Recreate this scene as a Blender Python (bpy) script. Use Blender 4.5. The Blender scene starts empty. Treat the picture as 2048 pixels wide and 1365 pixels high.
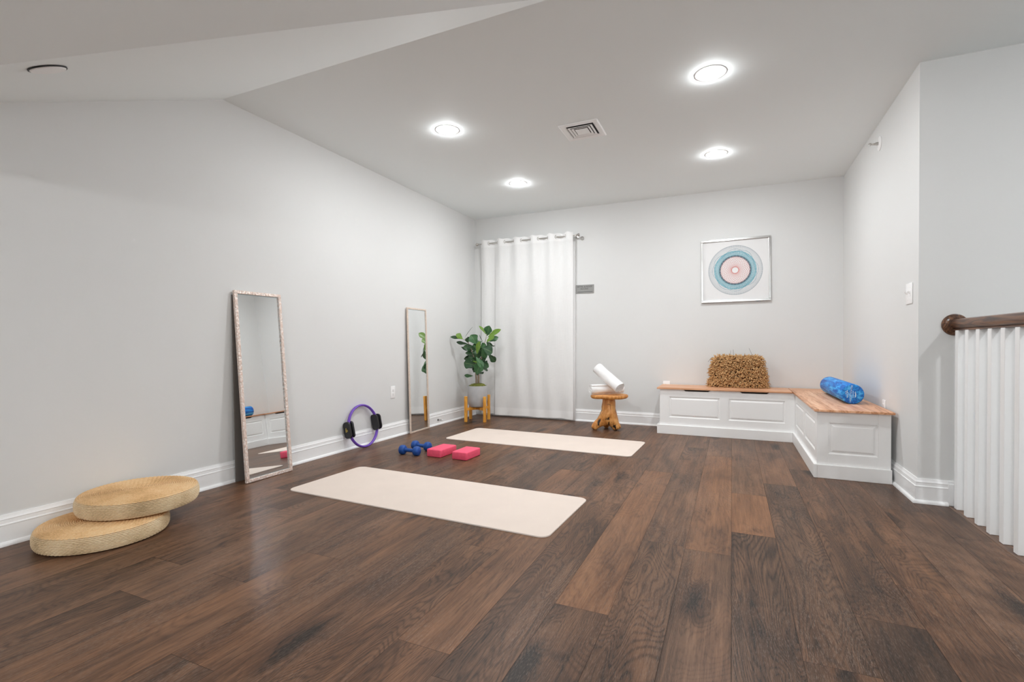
import bpy, bmesh, math, random
from math import sin, cos, pi, radians, atan2, sqrt
from mathutils import Vector, Matrix
random.seed(7)
S = bpy.context.scene
COL = S.collection

# ------------------------------------------------------------------ helpers
def link(o, parent=None):
    COL.objects.link(o)
    if parent is not None:
        o.parent = parent
    return o

def mesh_obj(name, bm, mats, parent=None, smooth=None, loc=None, rot=None):
    me = bpy.data.meshes.new(name)
    bmesh.ops.recalc_face_normals(bm, faces=bm.faces[:])
    bm.to_mesh(me); bm.free()
    if not isinstance(mats, (list, tuple)):
        mats = [mats]
    for m in mats:
        me.materials.append(m)
    if smooth:
        for p in me.polygons:
            p.use_smooth = True
        if smooth != 'all':
            try:
                me.set_sharp_from_angle(angle=radians(smooth))
            except Exception:
                pass
    o = bpy.data.objects.new(name, me)
    link(o, parent)
    if loc is not None: o.location = loc
    if rot is not None: o.rotation_euler = rot
    return o

def thing(name, label, cat, loc=(0, 0, 0), rot=(0, 0, 0), group=None):
    o = bpy.data.objects.new(name, None)
    o.empty_display_size = 0.05
    link(o); o.location = loc; o.rotation_euler = rot
    return tag(o, label, cat, group)

def tag(o, label, cat, group=None):
    o['label'] = label; o['category'] = cat
    if group: o['group'] = group
    return o

def struct(name, bm, mats, parent=None, smooth=None):
    o = mesh_obj(name, bm, mats, parent, smooth)
    if parent is None: o['kind'] = 'structure'
    return o

def clone(root, loc=None, rot=None, label=None):
    r = root.copy(); link(r)
    for ch in list(root.children):
        c = ch.copy(); link(c, r)
        for g in list(ch.children):
            d = g.copy(); link(d, c)
    if loc is not None: r.location = loc
    if rot is not None: r.rotation_euler = rot
    if label: r['label'] = label
    return r

def box(bm, x0, x1, y0, y1, z0, z1, bevel=0.0, segs=1, mat=0):
    vs = [bm.verts.new(p) for p in ((x0,y0,z0),(x1,y0,z0),(x1,y1,z0),(x0,y1,z0),(x0,y0,z1),(x1,y0,z1),(x1,y1,z1),(x0,y1,z1))]
    fs = [bm.faces.new([vs[i] for i in f]) for f in ((0,3,2,1),(4,5,6,7),(0,1,5,4),(1,2,6,5),(2,3,7,6),(3,0,4,7))]
    for f in fs: f.material_index = mat
    if bevel > 0:
        es = set()
        for f in fs: es.update(f.edges)
        r = bmesh.ops.bevel(bm, geom=list(es), offset=bevel, segments=segs, profile=0.5, affect='EDGES')
        for f in r['faces']: f.material_index = mat
    return bm

def prism(bm, pts, vec, mat=0):
    """closed polygon (3d points) pushed along vec"""
    v = Vector(vec)
    a = [bm.verts.new(p) for p in pts]
    b = [bm.verts.new(Vector(p) + v) for p in pts]
    n = len(pts); fs = []
    fs.append(bm.faces.new(a)); fs.append(bm.faces.new(b[::-1]))
    for i in range(n):
        fs.append(bm.faces.new((a[i], b[i], b[(i+1) % n], a[(i+1) % n])))
    for f in fs: f.material_index = mat
    return fs

def lathe(bm, prof, n=48, M=None, mat=0, cap=True):
    """prof: list of (r, z)"""
    M = M or Matrix.Identity(4)
    rings = []
    for r, z in prof:
        if r < 1e-6:
            rings.append([bm.verts.new(M @ Vector((0, 0, z)))])
        else:
            rings.append([bm.verts.new(M @ Vector((r*cos(2*pi*i/n), r*sin(2*pi*i/n), z))) for i in range(n)])
    for a, b in zip(rings[:-1], rings[1:]):
        for i in range(n):
            j = (i+1) % n
            if len(a) == 1 and len(b) == 1: continue
            if len(a) == 1: f = bm.faces.new((a[0], b[i], b[j]))
            elif len(b) == 1: f = bm.faces.new((a[i], a[j], b[0]))
            else: f = bm.faces.new((a[i], a[j], b[j], b[i]))
            f.material_index = mat
    return rings

def tube(bm, pts, r, n=8, mat=0, caps=True, radii=None):
    pts = [Vector(p) for p in pts]
    rings = []
    up = Vector((0, 0, 1))
    prev = None
    for i, p in enumerate(pts):
        t = (pts[min(i+1, len(pts)-1)] - pts[max(i-1, 0)]).normalized()
        a = prev - t*prev.dot(t) if prev is not None else (up.cross(t) if abs(t.z) < .95 else Vector((1, 0, 0)).cross(t))
        a.normalize(); prev = a
        b = t.cross(a)
        rr = radii[i] if radii else r
        rings.append([bm.verts.new(p + (a*cos(2*pi*k/n) + b*sin(2*pi*k/n))*rr) for k in range(n)])
    for A, B in zip(rings[:-1], rings[1:]):
        for k in range(n):
            bm.faces.new((A[k], A[(k+1) % n], B[(k+1) % n], B[k])).material_index = mat
    if caps:
        bm.faces.new(rings[0][::-1]).material_index = mat
        bm.faces.new(rings[-1]).material_index = mat

def grid(bm, P, mat=0):
    """P[i][j] points -> quads"""
    V = [[bm.verts.new(p) for p in row] for row in P]
    for i in range(len(V)-1):
        for j in range(len(V[0])-1):
            bm.faces.new((V[i][j], V[i+1][j], V[i+1][j+1], V[i][j+1])).material_index = mat
    return V

def torus(bm, R, r, M=None, n=32, m=8, mat=0):
    M = M or Matrix.Identity(4)
    V = [[bm.verts.new(M @ Vector(((R+r*cos(2*pi*j/m))*cos(2*pi*i/n), (R+r*cos(2*pi*j/m))*sin(2*pi*i/n), r*sin(2*pi*j/m)))) for j in range(m)] for i in range(n)]
    for i in range(n):
        for j in range(m):
            bm.faces.new((V[i][j], V[(i+1) % n][j], V[(i+1) % n][(j+1) % m], V[i][(j+1) % m])).material_index = mat

def rounded_rect(cx, cy, hx, hy, r, n=8):
    pts = []
    for sx, sy, a0 in ((1, 1, 0), (-1, 1, 90), (-1, -1, 180), (1, -1, 270)):
        for k in range(n+1):
            a = radians(a0 + 90*k/n)
            pts.append((cx + sx*(hx-r) + r*cos(a), cy + sy*(hy-r) + r*sin(a)))
    return pts

def text_mesh(txt, size, mat, name, parent, M, depth=0.0, align='CENTER', bend=None):
    cu = bpy.data.curves.new(name, 'FONT'); cu.body = txt; cu.size = size; cu.align_x = align; cu.align_y = 'CENTER'; cu.extrude = depth
    o = bpy.data.objects.new(name + '_tmp', cu); COL.objects.link(o)
    dg = bpy.context.evaluated_depsgraph_get()
    me = bpy.data.meshes.new_from_object(o.evaluated_get(dg))
    bpy.data.objects.remove(o); bpy.data.curves.remove(cu)
    me.name = name; me.materials.clear(); me.materials.append(mat)
    me.transform(M)
    o = bpy.data.objects.new(name, me); link(o, parent)
    return o

# ------------------------------------------------------------------ materials
def srgb(r, g, b):
    f = lambda c: (c/255/12.92) if c/255 <= .04045 else ((c/255+.055)/1.055)**2.4
    return (f(r), f(g), f(b), 1)

class NT:
    def __init__(s, name):
        s.m = bpy.data.materials.new(name); s.m.use_nodes = True
        s.t = s.m.node_tree; s.n = s.t.nodes; s.l = s.t.links
        s.b = s.n['Principled BSDF']; s.out = s.n['Material Output']
    def new(s, typ, **kw):
        n = s.n.new(typ)
        for k, v in kw.items():
            if hasattr(n, k) and k not in n.inputs: setattr(n, k, v)
            else: n.inputs[k].default_value = v
        return n
    def L(s, a, b): s.l.new(a, b)
    def math(s, op, a, b=None, c=None, clamp=False):
        n = s.n.new('ShaderNodeMath'); n.operation = op; n.use_clamp = clamp
        for i, v in enumerate((a, b, c)):
            if v is None: continue
            if isinstance(v, (int, float)): n.inputs[i].default_value = v
            else: s.L(v, n.inputs[i])
        return n.outputs[0]
    def ramp(s, fac, stops, interp='LINEAR'):
        n = s.n.new('ShaderNodeValToRGB'); cr = n.color_ramp; cr.interpolation = interp
        while len(cr.elements) < len(stops): cr.elements.new(.5)
        for e, (p, c) in zip(cr.elements, stops):
            e.position = p; e.color = c if len(c) == 4 else (*c, 1)
        s.L(fac, n.inputs[0]); return n.outputs[0]
    def noise(s, vec, scale, detail=3, rough=.5, dist=0, out=0):
        n = s.n.new('ShaderNodeTexNoise'); n.inputs['Scale'].default_value = scale; n.inputs['Detail'].default_value = detail
        n.inputs['Roughness'].default_value = rough; n.inputs['Distortion'].default_value = dist
        if vec is not None: s.L(vec, n.inputs['Vector'])
        return n.outputs[out]
    def mapping(s, vec, scale=(1, 1, 1), rot=(0, 0, 0), loc=(0, 0, 0)):
        n = s.n.new('ShaderNodeMapping'); n.inputs['Scale'].default_value = scale; n.inputs['Rotation'].default_value = rot; n.inputs['Location'].default_value = loc
        s.L(vec, n.inputs['Vector']); return n.outputs[0]
    def coord(s, which='Object'):
        return s.n.new('ShaderNodeTexCoord').outputs[which]
    def mix(s, fac, a, b, blend='MIX'):
        n = s.n.new('ShaderNodeMix'); n.data_type = 'RGBA'; n.blend_type = blend
        for i, v in ((0, fac), (6, a), (7, b)):
            if isinstance(v, (int, float)): n.inputs[i].default_value = v
            elif isinstance(v, tuple): n.inputs[i].default_value = v
            else: s.L(v, n.inputs[i])
        return n.outputs[2]
    def bump(s, h, strength=.3, dist=.002):
        n = s.n.new('ShaderNodeBump'); n.inputs['Strength'].default_value = strength; n.inputs['Distance'].default_value = dist
        s.L(h, n.inputs['Height']); s.L(n.outputs[0], s.b.inputs['Normal'])

def flat(name, col, rough=.5, metal=0, spec=None, bump=None, var=None, coat=0):
    t = NT(name); t.b.inputs['Base Color'].default_value = col; t.b.inputs['Roughness'].default_value = rough
    t.b.inputs['Metallic'].default_value = metal
    if spec is not None: t.b.inputs['Specular IOR Level'].default_value = spec
    if coat: t.b.inputs['Coat Weight'].default_value = coat
    c = t.coord()
    if var:
        sc, amt = var
        f = t.noise(c, sc, 4)
        dark = tuple(x*(1-amt) for x in col[:3]) + (1,); lite = tuple(min(1, x*(1+amt)) for x in col[:3]) + (1,)
        t.L(t.ramp(f, [(.3, dark), (.7, lite)]), t.b.inputs['Base Color'])
    if bump:
        sc, st, d = bump
        t.bump(t.noise(c, sc, 4), st, d)
    return t.m

WALLC = (.745, .75, .745, 1)
M_wall = flat('wall_paint', WALLC, .6, spec=.3, bump=(220, .06, .001), var=(1.3, .012))
M_ceil = flat('ceiling_paint', (.895, .94, .945, 1), .7, spec=.2, bump=(220, .05, .001))
M_trim = flat('trim_white', (.94, .945, .95, 1), .32, var=(3, .01))
M_white = flat('white_plastic', (.94, .94, .94, 1), .35, bump=(60, .02, .001))
M_bench = flat('bench_white_paint', (.92, .92, .915, 1), .38, bump=(120, .03, .001))
M_dark = flat('dark_recess', (.02, .02, .02, 1), .7, var=(10, .2))
M_steel = flat('brushed_nickel', (.55, .53, .5, 1), .28, 1, bump=(90, .05, .001))
M_black = flat('black_rubber', (.018, .018, .02, 1), .5, bump=(200, .1, .001))
M_concrete = flat('grey_pot', (.42, .415, .42, 1), .8, bump=(60, .1, .002), var=(14, .06))
M_pink = flat('pink_foam', (.92, .10, .19, 1), .7, bump=(260, .25, .001), var=(40, .06))
M_mat = flat('blush_mat', (.77, .66, .585, 1), .75, bump=(400, .1, .0006), var=(5, .02))
M_matedge = flat('mat_edge', (.78, .70, .64, 1), .75, var=(5, .02))
M_blue = flat('dumbbell_blue', (.006, .07, .32, 1), .5, bump=(300, .1, .0006), var=(30, .15))
M_towel = flat('white_towel', (.90, .90, .90, 1), .95, spec=.1, bump=(420, .6, .002))
M_purple = flat('purple_band', (.17, .07, .48, 1), .38, var=(20, .08))
M_gold = flat('gold_print', (.65, .5, .1, 1), .4, var=(60, .1))
M_moss = flat('moss', (.16, .17, .03, 1), .95, bump=(60, .6, .01), var=(70, .6))
M_soil = flat('soil', (.03, .022, .015, 1), .95, bump=(80, .6, .006))
M_trunk = flat('fig_trunk', (.32, .25, .18, 1), .8, bump=(60, .5, .004), var=(35, .3))
M_mirror = flat('mirror_glass', (.86, .88, .88, 1), .01, 1)
M_mirroredge = flat('mirror_bevel', (.55, .68, .74, 1), .08, 1, var=(9, .08))
M_back = flat('mirror_backing', (.19, .17, .155, 1), .8, bump=(50, .1, .001))
M_champagne = flat('champagne_frame', (.80, .66, .56, 1), .36, .35, bump=(160, .3, .002), var=(60, .1))
M_silver = flat('silver_frame', (.75, .75, .74, 1), .18, 1, var=(4, .1))
M_paper = flat('print_paper', (.80, .80, .80, 1), .6, var=(6, .01))
M_sign = flat('sign_grey', (.30, .30, .29, 1), .5, var=(8, .05))
M_ink = flat('sign_ink', (.05, .05, .05, 1), .5, var=(40, .1))
M_whiteink = flat('white_print', (.62, .78, .92, 1), .5, var=(60, .08))
for nm, c in (('line_blue', (.12, .30, .40, 1)), ('line_teal', (.16, .47, .56, 1)), ('line_red', (.66, .16, .13, 1)), ('line_dark', (.09, .13, .17, 1)), ('line_grey', (.22, .29, .34, 1))):
    globals()['M_' + nm] = flat(nm, c, .6, var=(40, .05))

def frame_sparkle():
    t = NT('textured_rose_silver'); c = t.coord()
    w = t.new('ShaderNodeTexVoronoi'); w.inputs['Scale'].default_value = 95; t.L(t.mapping(c, (1, 1, .6), rot=(.6, 0, 0)), w.inputs['Vector'])
    t.L(t.ramp(w.outputs['Distance'], [(.1, (.95, .89, .85, 1)), (.6, (.80, .64, .56, 1))]), t.b.inputs['Base Color'])
    t.b.inputs['Metallic'].default_value = .25; t.b.inputs['Roughness'].default_value = .3
    t.bump(w.outputs['Distance'], .8, .006); return t.m
M_frame = frame_sparkle()

def wood(name, stops, axis='Y', grain=60, stretch=14, rough=.45, bump=.08, stave=None, big=2.2):
    t = NT(name); c = t.coord()
    sc = {'X': (1/stretch, 1, 1), 'Y': (1, 1/stretch, 1), 'Z': (1, 1, 1/stretch)}[axis]
    v = t.mapping(c, sc)
    f1 = t.noise(v, grain, 5, .6, .3)
    f2 = t.noise(v, grain*.22, 3, .5, 1.2)
    f3 = t.math('SINE', t.math('MULTIPLY', f2, 38.))
    f = t.math('ADD', t.math('MULTIPLY', f1, .55), t.math('MULTIPLY', t.math('ADD', t.math('MULTIPLY', f3, .5), .5), .25))
    f = t.math('ADD', f, t.math('MULTIPLY', t.noise(v, big*3, 2), .2))
    if stave:
        ax, w = stave
        sx = t.new('ShaderNodeSeparateXYZ'); t.L(c, sx.inputs[0])
        idx = t.math('FLOOR', t.math('DIVIDE', sx.outputs[ax], w))
        wn = t.new('ShaderNodeTexWhiteNoise'); wn.noise_dimensions = '1D'; t.L(idx, wn.inputs['W'])
        f = t.math('ADD', t.math('MULTIPLY', t.math('SUBTRACT', wn.outputs[0], .5), .30), f)
    t.L(t.ramp(f, stops), t.b.inputs['Base Color'])
    t.b.inputs['Roughness'].default_value = rough
    t.bump(f1, bump, .002); return t.m
HON = [(.25, (.50, .225, .105, 1)), (.5, (.75, .39, .215, 1)), (.8, (.88, .57, .385, 1))]
M_lidX = wood('bench_lid_wood_long', HON, 'X', stave=(1, .045), rough=.38)
M_lidY = wood('bench_lid_wood_deep', HON, 'Y', stave=(0, .045), rough=.38)
M_stand = wood('stand_wood', [(.25, (.50, .18, .02, 1)), (.5, (.76, .34, .045, 1)), (.8, (.90, .50, .10, 1))], 'Z', 50, 10, .4)
M_rail = wood('handrail_wood', [(.28, (.035, .018, .012, 1)), (.5, (.12, .055, .03, 1)), (.75, (.26, .125, .06, 1))], 'Y', 70, 16, .3, .15)
M_nosing = wood('nosing_wood', [(.28, (.06, .035, .025, 1)), (.5, (.14, .075, .045, 1)), (.75, (.24, .13, .075, 1))], 'Y', 70, 14, .4, .15)

def stool_wood():
    t = NT('root_wood'); c = t.coord()
    f1 = t.noise(t.mapping(c, (1, 1, .25)), 26, 6, .65, 1.0)
    base = t.ramp(f1, [(.25, (.30, .09, .012, 1)), (.45, (.60, .24, .055, 1)), (.7, (.84, .45, .15, 1))])
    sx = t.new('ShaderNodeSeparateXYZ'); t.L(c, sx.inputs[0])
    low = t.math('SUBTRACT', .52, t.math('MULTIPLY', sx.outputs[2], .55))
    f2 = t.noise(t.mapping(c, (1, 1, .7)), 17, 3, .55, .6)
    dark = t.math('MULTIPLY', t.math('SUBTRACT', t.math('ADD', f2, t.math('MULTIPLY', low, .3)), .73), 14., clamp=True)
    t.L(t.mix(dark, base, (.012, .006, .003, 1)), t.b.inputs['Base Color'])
    t.b.inputs['Roughness'].default_value = .36
    t.bump(t.math('SUBTRACT', f1, t.math('MULTIPLY', dark, .8)), .4, .006); return t.m
M_root = stool_wood()

def straw(nm, cs):
    t = NT(nm); c = t.coord()
    f = t.noise(c, 7, 4); g = t.noise(t.mapping(c, (1, 1, 3)), 120, 3)
    k = t.math('ADD', t.math('MULTIPLY', f, .55), t.math('MULTIPLY', g, .45))
    t.L(t.ramp(k, [(.3, cs[0]), (.5, cs[1]), (.72, cs[2])]), t.b.inputs['Base Color'])
    t.b.inputs['Roughness'].default_value = .6
    t.bump(g, .3, .002); return t.m
M_straw = straw('woven_straw', ((.46, .32, .17, 1), (.78, .59, .36, 1), (.92, .78, .56, 1)))
M_strawt = straw('woven_straw_top', ((.50, .28, .11, 1), (.80, .50, .24, 1), (.92, .68, .40, 1)))

def fringe():
    t = NT('jute_fringe'); c = t.coord()
    t.L(t.ramp(t.noise(c, 55, 3), [(.3, (.44, .24, .09, 1)), (.55, (.66, .41, .19, 1)), (.75, (.80, .56, .30, 1))]), t.b.inputs['Base Color'])
    t.b.inputs['Roughness'].default_value = .8; return t.m
M_fringe = fringe()
M_cushion = flat('jute_cushion', (.10, .05, .02, 1), .9, bump=(60, .3, .004))
M_twig = flat('dark_fibre', (.09, .08, .065, 1), .8, var=(30, .1))

def marbled():
    t = NT('marbled_blue_foam'); c = t.coord()
    f = t.noise(t.mapping(c, (1, .13, 1)), 34, 6, .7, .7)
    t.L(t.ramp(f, [(.36, (.002, .07, .40, 1)), (.47, (.003, .17, .62, 1)), (.54, (.010, .30, .80, 1)), (.62, (.10, .52, .95, 1))]), t.b.inputs['Base Color'])
    t.b.inputs['Roughness'].default_value = .5; t.bump(f, .1, .002); return t.m
M_roller = marbled()

def leafm(name, a, b, rough=.35):
    t = NT(name); c = t.coord('UV')
    sx = t.new('ShaderNodeSeparateXYZ'); t.L(c, sx.inputs[0])
    rib = t.math('ABSOLUTE', t.math('SUBTRACT', sx.outputs[0], .5))
    mid = t.math('SUBTRACT', 1., t.math('MULTIPLY', rib, 18.), clamp=True)
    side = t.math('GREATER_THAN', t.math('SINE', t.math('MULTIPLY', t.math('SUBTRACT', sx.outputs[1], t.math('MULTIPLY', rib, .5)), 50.)), .93)
    vein = t.math('MAXIMUM', mid, t.math('MULTIPLY', side, .5))
    base = t.mix(t.noise(t.coord(), 25, 3), a, b)
    t.L(t.mix(t.math('MULTIPLY', vein, .45), base, (.22, .34, .12, 1)), t.b.inputs['Base Color'])
    t.b.inputs['Roughness'].default_value = rough; t.bump(vein, .2, .002); return t.m
M_leafd = leafm('leaf_deep', (.009, .042, .014, 1), (.026, .088, .034, 1))
M_leafm = leafm('leaf_mid', (.025, .10, .03, 1), (.055, .16, .06, 1))
M_leafb = leafm('leaf_young', (.10, .21, .015, 1), (.17, .30, .03, 1))

def sheer():
    t = NT('sheer_curtain'); c = t.coord()
    w = t.noise(t.mapping(c, (1, 1, .02)), 260, 2); w2 = t.noise(t.mapping(c, (.04, 1, 1)), 220, 2)
    k = t.math('ADD', t.math('MULTIPLY', w, .5), t.math('MULTIPLY', w2, .5))
    colr = t.ramp(k, [(.35, (.92, .92, .915, 1)), (.65, (.97, .97, .965, 1))])
    t.L(colr, t.b.inputs['Base Color']); t.b.inputs['Roughness'].default_value = .9; t.b.inputs['Specular IOR Level'].default_value = .1
    t.bump(k, .12, .001)
    tl = t.new('ShaderNodeBsdfTranslucent'); t.L(colr, tl.inputs[0])
    tr = t.new('ShaderNodeBsdfTransparent')
    m1 = t.new('ShaderNodeMixShader'); m1.inputs[0].default_value = .12; t.L(t.b.outputs[0], m1.inputs[1]); t.L(tl.outputs[0], m1.inputs[2])
    m2 = t.new('ShaderNodeMixShader'); m2.inputs[0].default_value = .10; t.L(m1.outputs[0], m2.inputs[1]); t.L(tr.outputs[0], m2.inputs[2])
    t.L(m2.outputs[0], t.out.inputs[0]); return t.m
M_sheer = sheer()
M_hem = flat('curtain_hem', (.90, .90, .895, 1), .9, spec=.1, bump=(300, .1, .001))

def lamp_mat(strength, name='lamp_diffuser'):
    t = NT(name); t.b.inputs['Base Color'].default_value = (.9, .9, .9, 1)
    t.b.inputs['Emission Color'].default_value = (.975, 1, 1.015, 1); t.b.inputs['Emission Strength'].default_value = strength
    return t.m
M_lamp = lamp_mat(44.)
M_lamp_strong = lamp_mat(62., 'lamp_diffuser_bright')
M_lamp_fill = lamp_mat(12.5, 'added_fill_diffuser')  # emission for the added fill light only

def floor_mat():
    t = NT('plank_floor')
    uv = t.coord('UV')                      # metres across / along each plank, shifted per plank
    at = t.new('ShaderNodeVertexColor'); at.layer_name = 'tone'
    sp = t.new('ShaderNodeSeparateColor'); t.L(at.outputs[0], sp.inputs[0])
    tone, warm, fig = sp.outputs[0], sp.outputs[1], sp.outputs[2]
    cx = t.new('ShaderNodeCombineXYZ'); su = t.new('ShaderNodeSeparateXYZ'); t.L(uv, su.inputs[0])
    t.L(su.outputs[0], cx.inputs[0]); t.L(su.outputs[1], cx.inputs[1]); t.L(t.math('MULTIPLY', warm, 37.), cx.inputs[2])
    P = cx.outputs[0]
    field = t.noise(t.mapping(P, (4.2, .75, 1)), 1., 2, .45, .5)
    vo = t.new('ShaderNodeTexVoronoi'); vo.inputs['Scale'].default_value = 1.; vo.inputs['Randomness'].default_value = 1.
    t.L(t.mapping(P, (4.2, 1.15, 1)), vo.inputs['Vector'])
    wob = t.math('ADD', vo.outputs['Distance'], t.math('MULTIPLY', t.math('SUBTRACT', t.noise(t.mapping(P, (26, 9, 1)), 1., 3), .5), .22))
    pick = t.math('GREATER_THAN', t.math('FRACT', t.math('MULTIPLY', vo.outputs['Color'], 7.31)), .36)
    kd = t.math('MULTIPLY', t.math('SUBTRACT', 1., t.math('MULTIPLY', wob, 3.9), clamp=True), pick)
    halo = t.math('MULTIPLY', t.math('SUBTRACT', 1., t.math('MULTIPLY', wob, 2.1), clamp=True), pick)
    field = t.math('ADD', field, t.math('MULTIPLY', halo, .13))
    rings = t.math('ADD', t.math('MULTIPLY', t.math('SINE', t.math('MULTIPLY', field, 290.)), .5), .5)
    rings = t.math('MULTIPLY', t.math('POWER', rings, 2.6), t.ramp(t.noise(t.mapping(P, (300, 14, 1)), 1., 3, .7), [(.35, (.15, .15, .15)), (.6, (1., 1., 1.))]))
    fine = t.noise(t.mapping(P, (130, 4.5, 1)), 1., 6, .78)
    streak = t.noise(t.mapping(P, (36, 1.4, 1)), 1., 4, .6, .4)
    blot = t.noise(t.mapping(P, (7.5, 2.6, 1)), 1., 4, .6, .8)
    patch = t.noise(t.mapping(P, (5., 1.5, 1.7)), 1., 3, .55, .6)
    knot = t.math('MULTIPLY', t.math('SUBTRACT', blot, .60), 5.5, clamp=True)
    # tone value
    v = t.math('ADD', t.math('MULTIPLY', tone, .52), t.math('MULTIPLY', t.math('SUBTRACT', streak, .5), .52))
    v = t.math('ADD', v, t.math('MULTIPLY', t.math('SUBTRACT', patch, .5), .75))
    v = t.math('ADD', v, .19)
    v = t.math('SUBTRACT', v, t.math('MULTIPLY', t.math('MULTIPLY', rings, t.math('MAXIMUM', fig, halo)), .36))
    v = t.math('ADD', v, t.math('MULTIPLY', t.math('SUBTRACT', fine, .5), .82))
    v = t.math('SUBTRACT', v, t.math('MULTIPLY', knot, .34))
    v = t.math('SUBTRACT', t.math('ADD', v, t.math('MULTIPLY', halo, .10)), t.math('MULTIPLY', kd, .62))
    cool = t.ramp(v, [(.0, (.018, .012, .009, 1)), (.3, (.076, .042, .026, 1)), (.55, (.162, .089, .053, 1)), (.8, (.255, .146, .087, 1)), (1., (.34, .205, .128, 1))])
    hot = t.ramp(v, [(.0, (.022, .012, .007, 1)), (.3, (.105, .047, .023, 1)), (.55, (.21, .096, .045, 1)), (.8, (.32, .155, .074, 1)), (1., (.40, .21, .105, 1))])
    wm = t.math('ADD', warm, t.math('MULTIPLY', t.math('SUBTRACT', t.noise(t.mapping(P, (6, 1.2, 1.3)), 1., 2), .5), 1.1), clamp=True)
    col = t.mix(wm, cool, hot)
    glint = t.math('MULTIPLY', t.math('SUBTRACT', t.noise(t.mapping(P, (560, 48, 1)), 1., 3, .7), .52), 6.5, clamp=True)
    col = t.mix(t.math('MULTIPLY', glint, t.ramp(t.noise(t.mapping(P, (3, 1, 2.1)), 1., 2), [(.42, (.12, .12, .12)), (.62, (.62, .62, .62))])), col, (.29, .22, .18, 1))
    t.L(col, t.b.inputs['Base Color'])
    rr = t.math('ADD', .33, t.math('MULTIPLY', fine, .12))
    t.L(rr, t.b.inputs['Roughness'])
    t.b.inputs['Specular IOR Level'].default_value = .20
    h = t.math('ADD', t.math('MULTIPLY', fine, .6), t.math('MULTIPLY', rings, .25))
    t.bump(h, .16, .0015); return t.m
M_floor = floor_mat()
M_sub = flat('joint_shadow', (.012, .009, .008, 1), .8, var=(8, .1))

# ------------------------------------------------------------------ camera
F = 980.67; yaw, pitch, roll = -.4216, -.00976, -.00222
fw = Vector((sin(yaw)*cos(pitch), cos(yaw)*cos(pitch), sin(pitch)))
r0 = Vector((cos(yaw), -sin(yaw), 0)); u0 = r0.cross(fw)
rv = r0*cos(roll) + u0*sin(roll); uv_ = -r0*sin(roll) + u0*cos(roll)
cd = bpy.data.cameras.new('camera'); cam = bpy.data.objects.new('camera', cd); COL.objects.link(cam)
cd.sensor_width = 36; cd.sensor_fit = 'HORIZONTAL'; cd.lens = F/2048*36; cd.clip_start = .02
cd.shift_y = (696.38-682.5)/2048
Mx = Matrix((rv, uv_, -fw)).transposed().to_4x4(); Mx.translation = Vector((0, 0, 1))
cam.matrix_world = Mx
S.camera = cam

# ------------------------------------------------------------------ room shell
LX, RX, BY, CZ, RY = -3.30, 1.06, 6.09, 2.735, 3.825
RIDGE, SL = 2.35, .466
EX, FY = 2.55, -2.6             # far stair wall, wall behind the camera
STX = 1.31                      # stairwell edge
T = .10
d_edge = ((-.80, 2.35), (LX, 2.35 - 2.5*(1.338/1.644)))   # diagonal where the sloped ceiling is cut
zs = lambda y: CZ - SL*(RIDGE - y)
EYL = d_edge[1][1]

# floor planks: every board a face of the one floor, joints read off the photo where they show
PW = .206
joints = {0: [3.569, 2.828], -1: [4.665, 2.506], -2: [4.96, 4.414], -3: [3.929, 1.776], 1: [4.982, 3.898, 1.768], 2: [4.42, 2.133], 3: [4.3, 2.481],
          5: [3.205, 2.82], 4: [3.6, 1.6], -9: [3.4, 1.734], -10: [1.405, 2.9], -11: [1.154, 2.7], -13: [2.118, 3.5], -14: [2.413], -8: [.983, 2.6], -4: [4.3], -5: [4.9, 3.1], -6: [3.7], -7: [4.2, 2.3]}
tones = {(0, 0): (.55, .25, .3), (0, 1): (.80, .95, .1), (0, 2): (.30, .12, .9), (-1, 0): (.45, .2, .4), (-1, 1): (.66, .72, .35), (-1, 2): (.42, .25, .25),
         (-2, 0): (.50, .3, .4), (-2, 1): (.52, .2, 1.), (-2, 2): (.42, .42, .35), (-3, 0): (.5, .4, .4), (-3, 1): (.68, .82, .35), (-3, 2): (.34, .35, .5),
         (1, 0): (.5, .3, .3), (1, 1): (.50, .42, .2), (1, 2): (.36, .15, .7), (1, 3): (.4, .4, .3), (2, 0): (.52, .3, .3), (2, 1): (.42, .35, .7), (2, 2): (.26, .1, .3),
         (3, 0): (.45, .4, .3), (3, 1): (.42, .45, .5), (3, 2): (.46, .55, .5), (4, 1): (.40, .3, .3), (5, 0): (.34, .2, .3), (5, 1): (.42, .35, .4), (5, 2): (.34, .15, .3),
         (-4, 1): (.46, .55, .6), (-5, 2): (.60, .72, .4), (-6, 1): (.58, .62, .4), (-7, 2): (.40, .4, .5), (-8, 2): (.36, .2, .4), (-9, 2): (.56, .5, .4), (-9, 1): (.5, .4, .5)}
bm = bmesh.new(); uvl = bm.loops.layers.uv.new('UVMap'); cl = bm.loops.layers.float_color.new('tone')
rng = random.Random(11)
k0 = int(math.floor((LX-.1)/PW))
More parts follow.
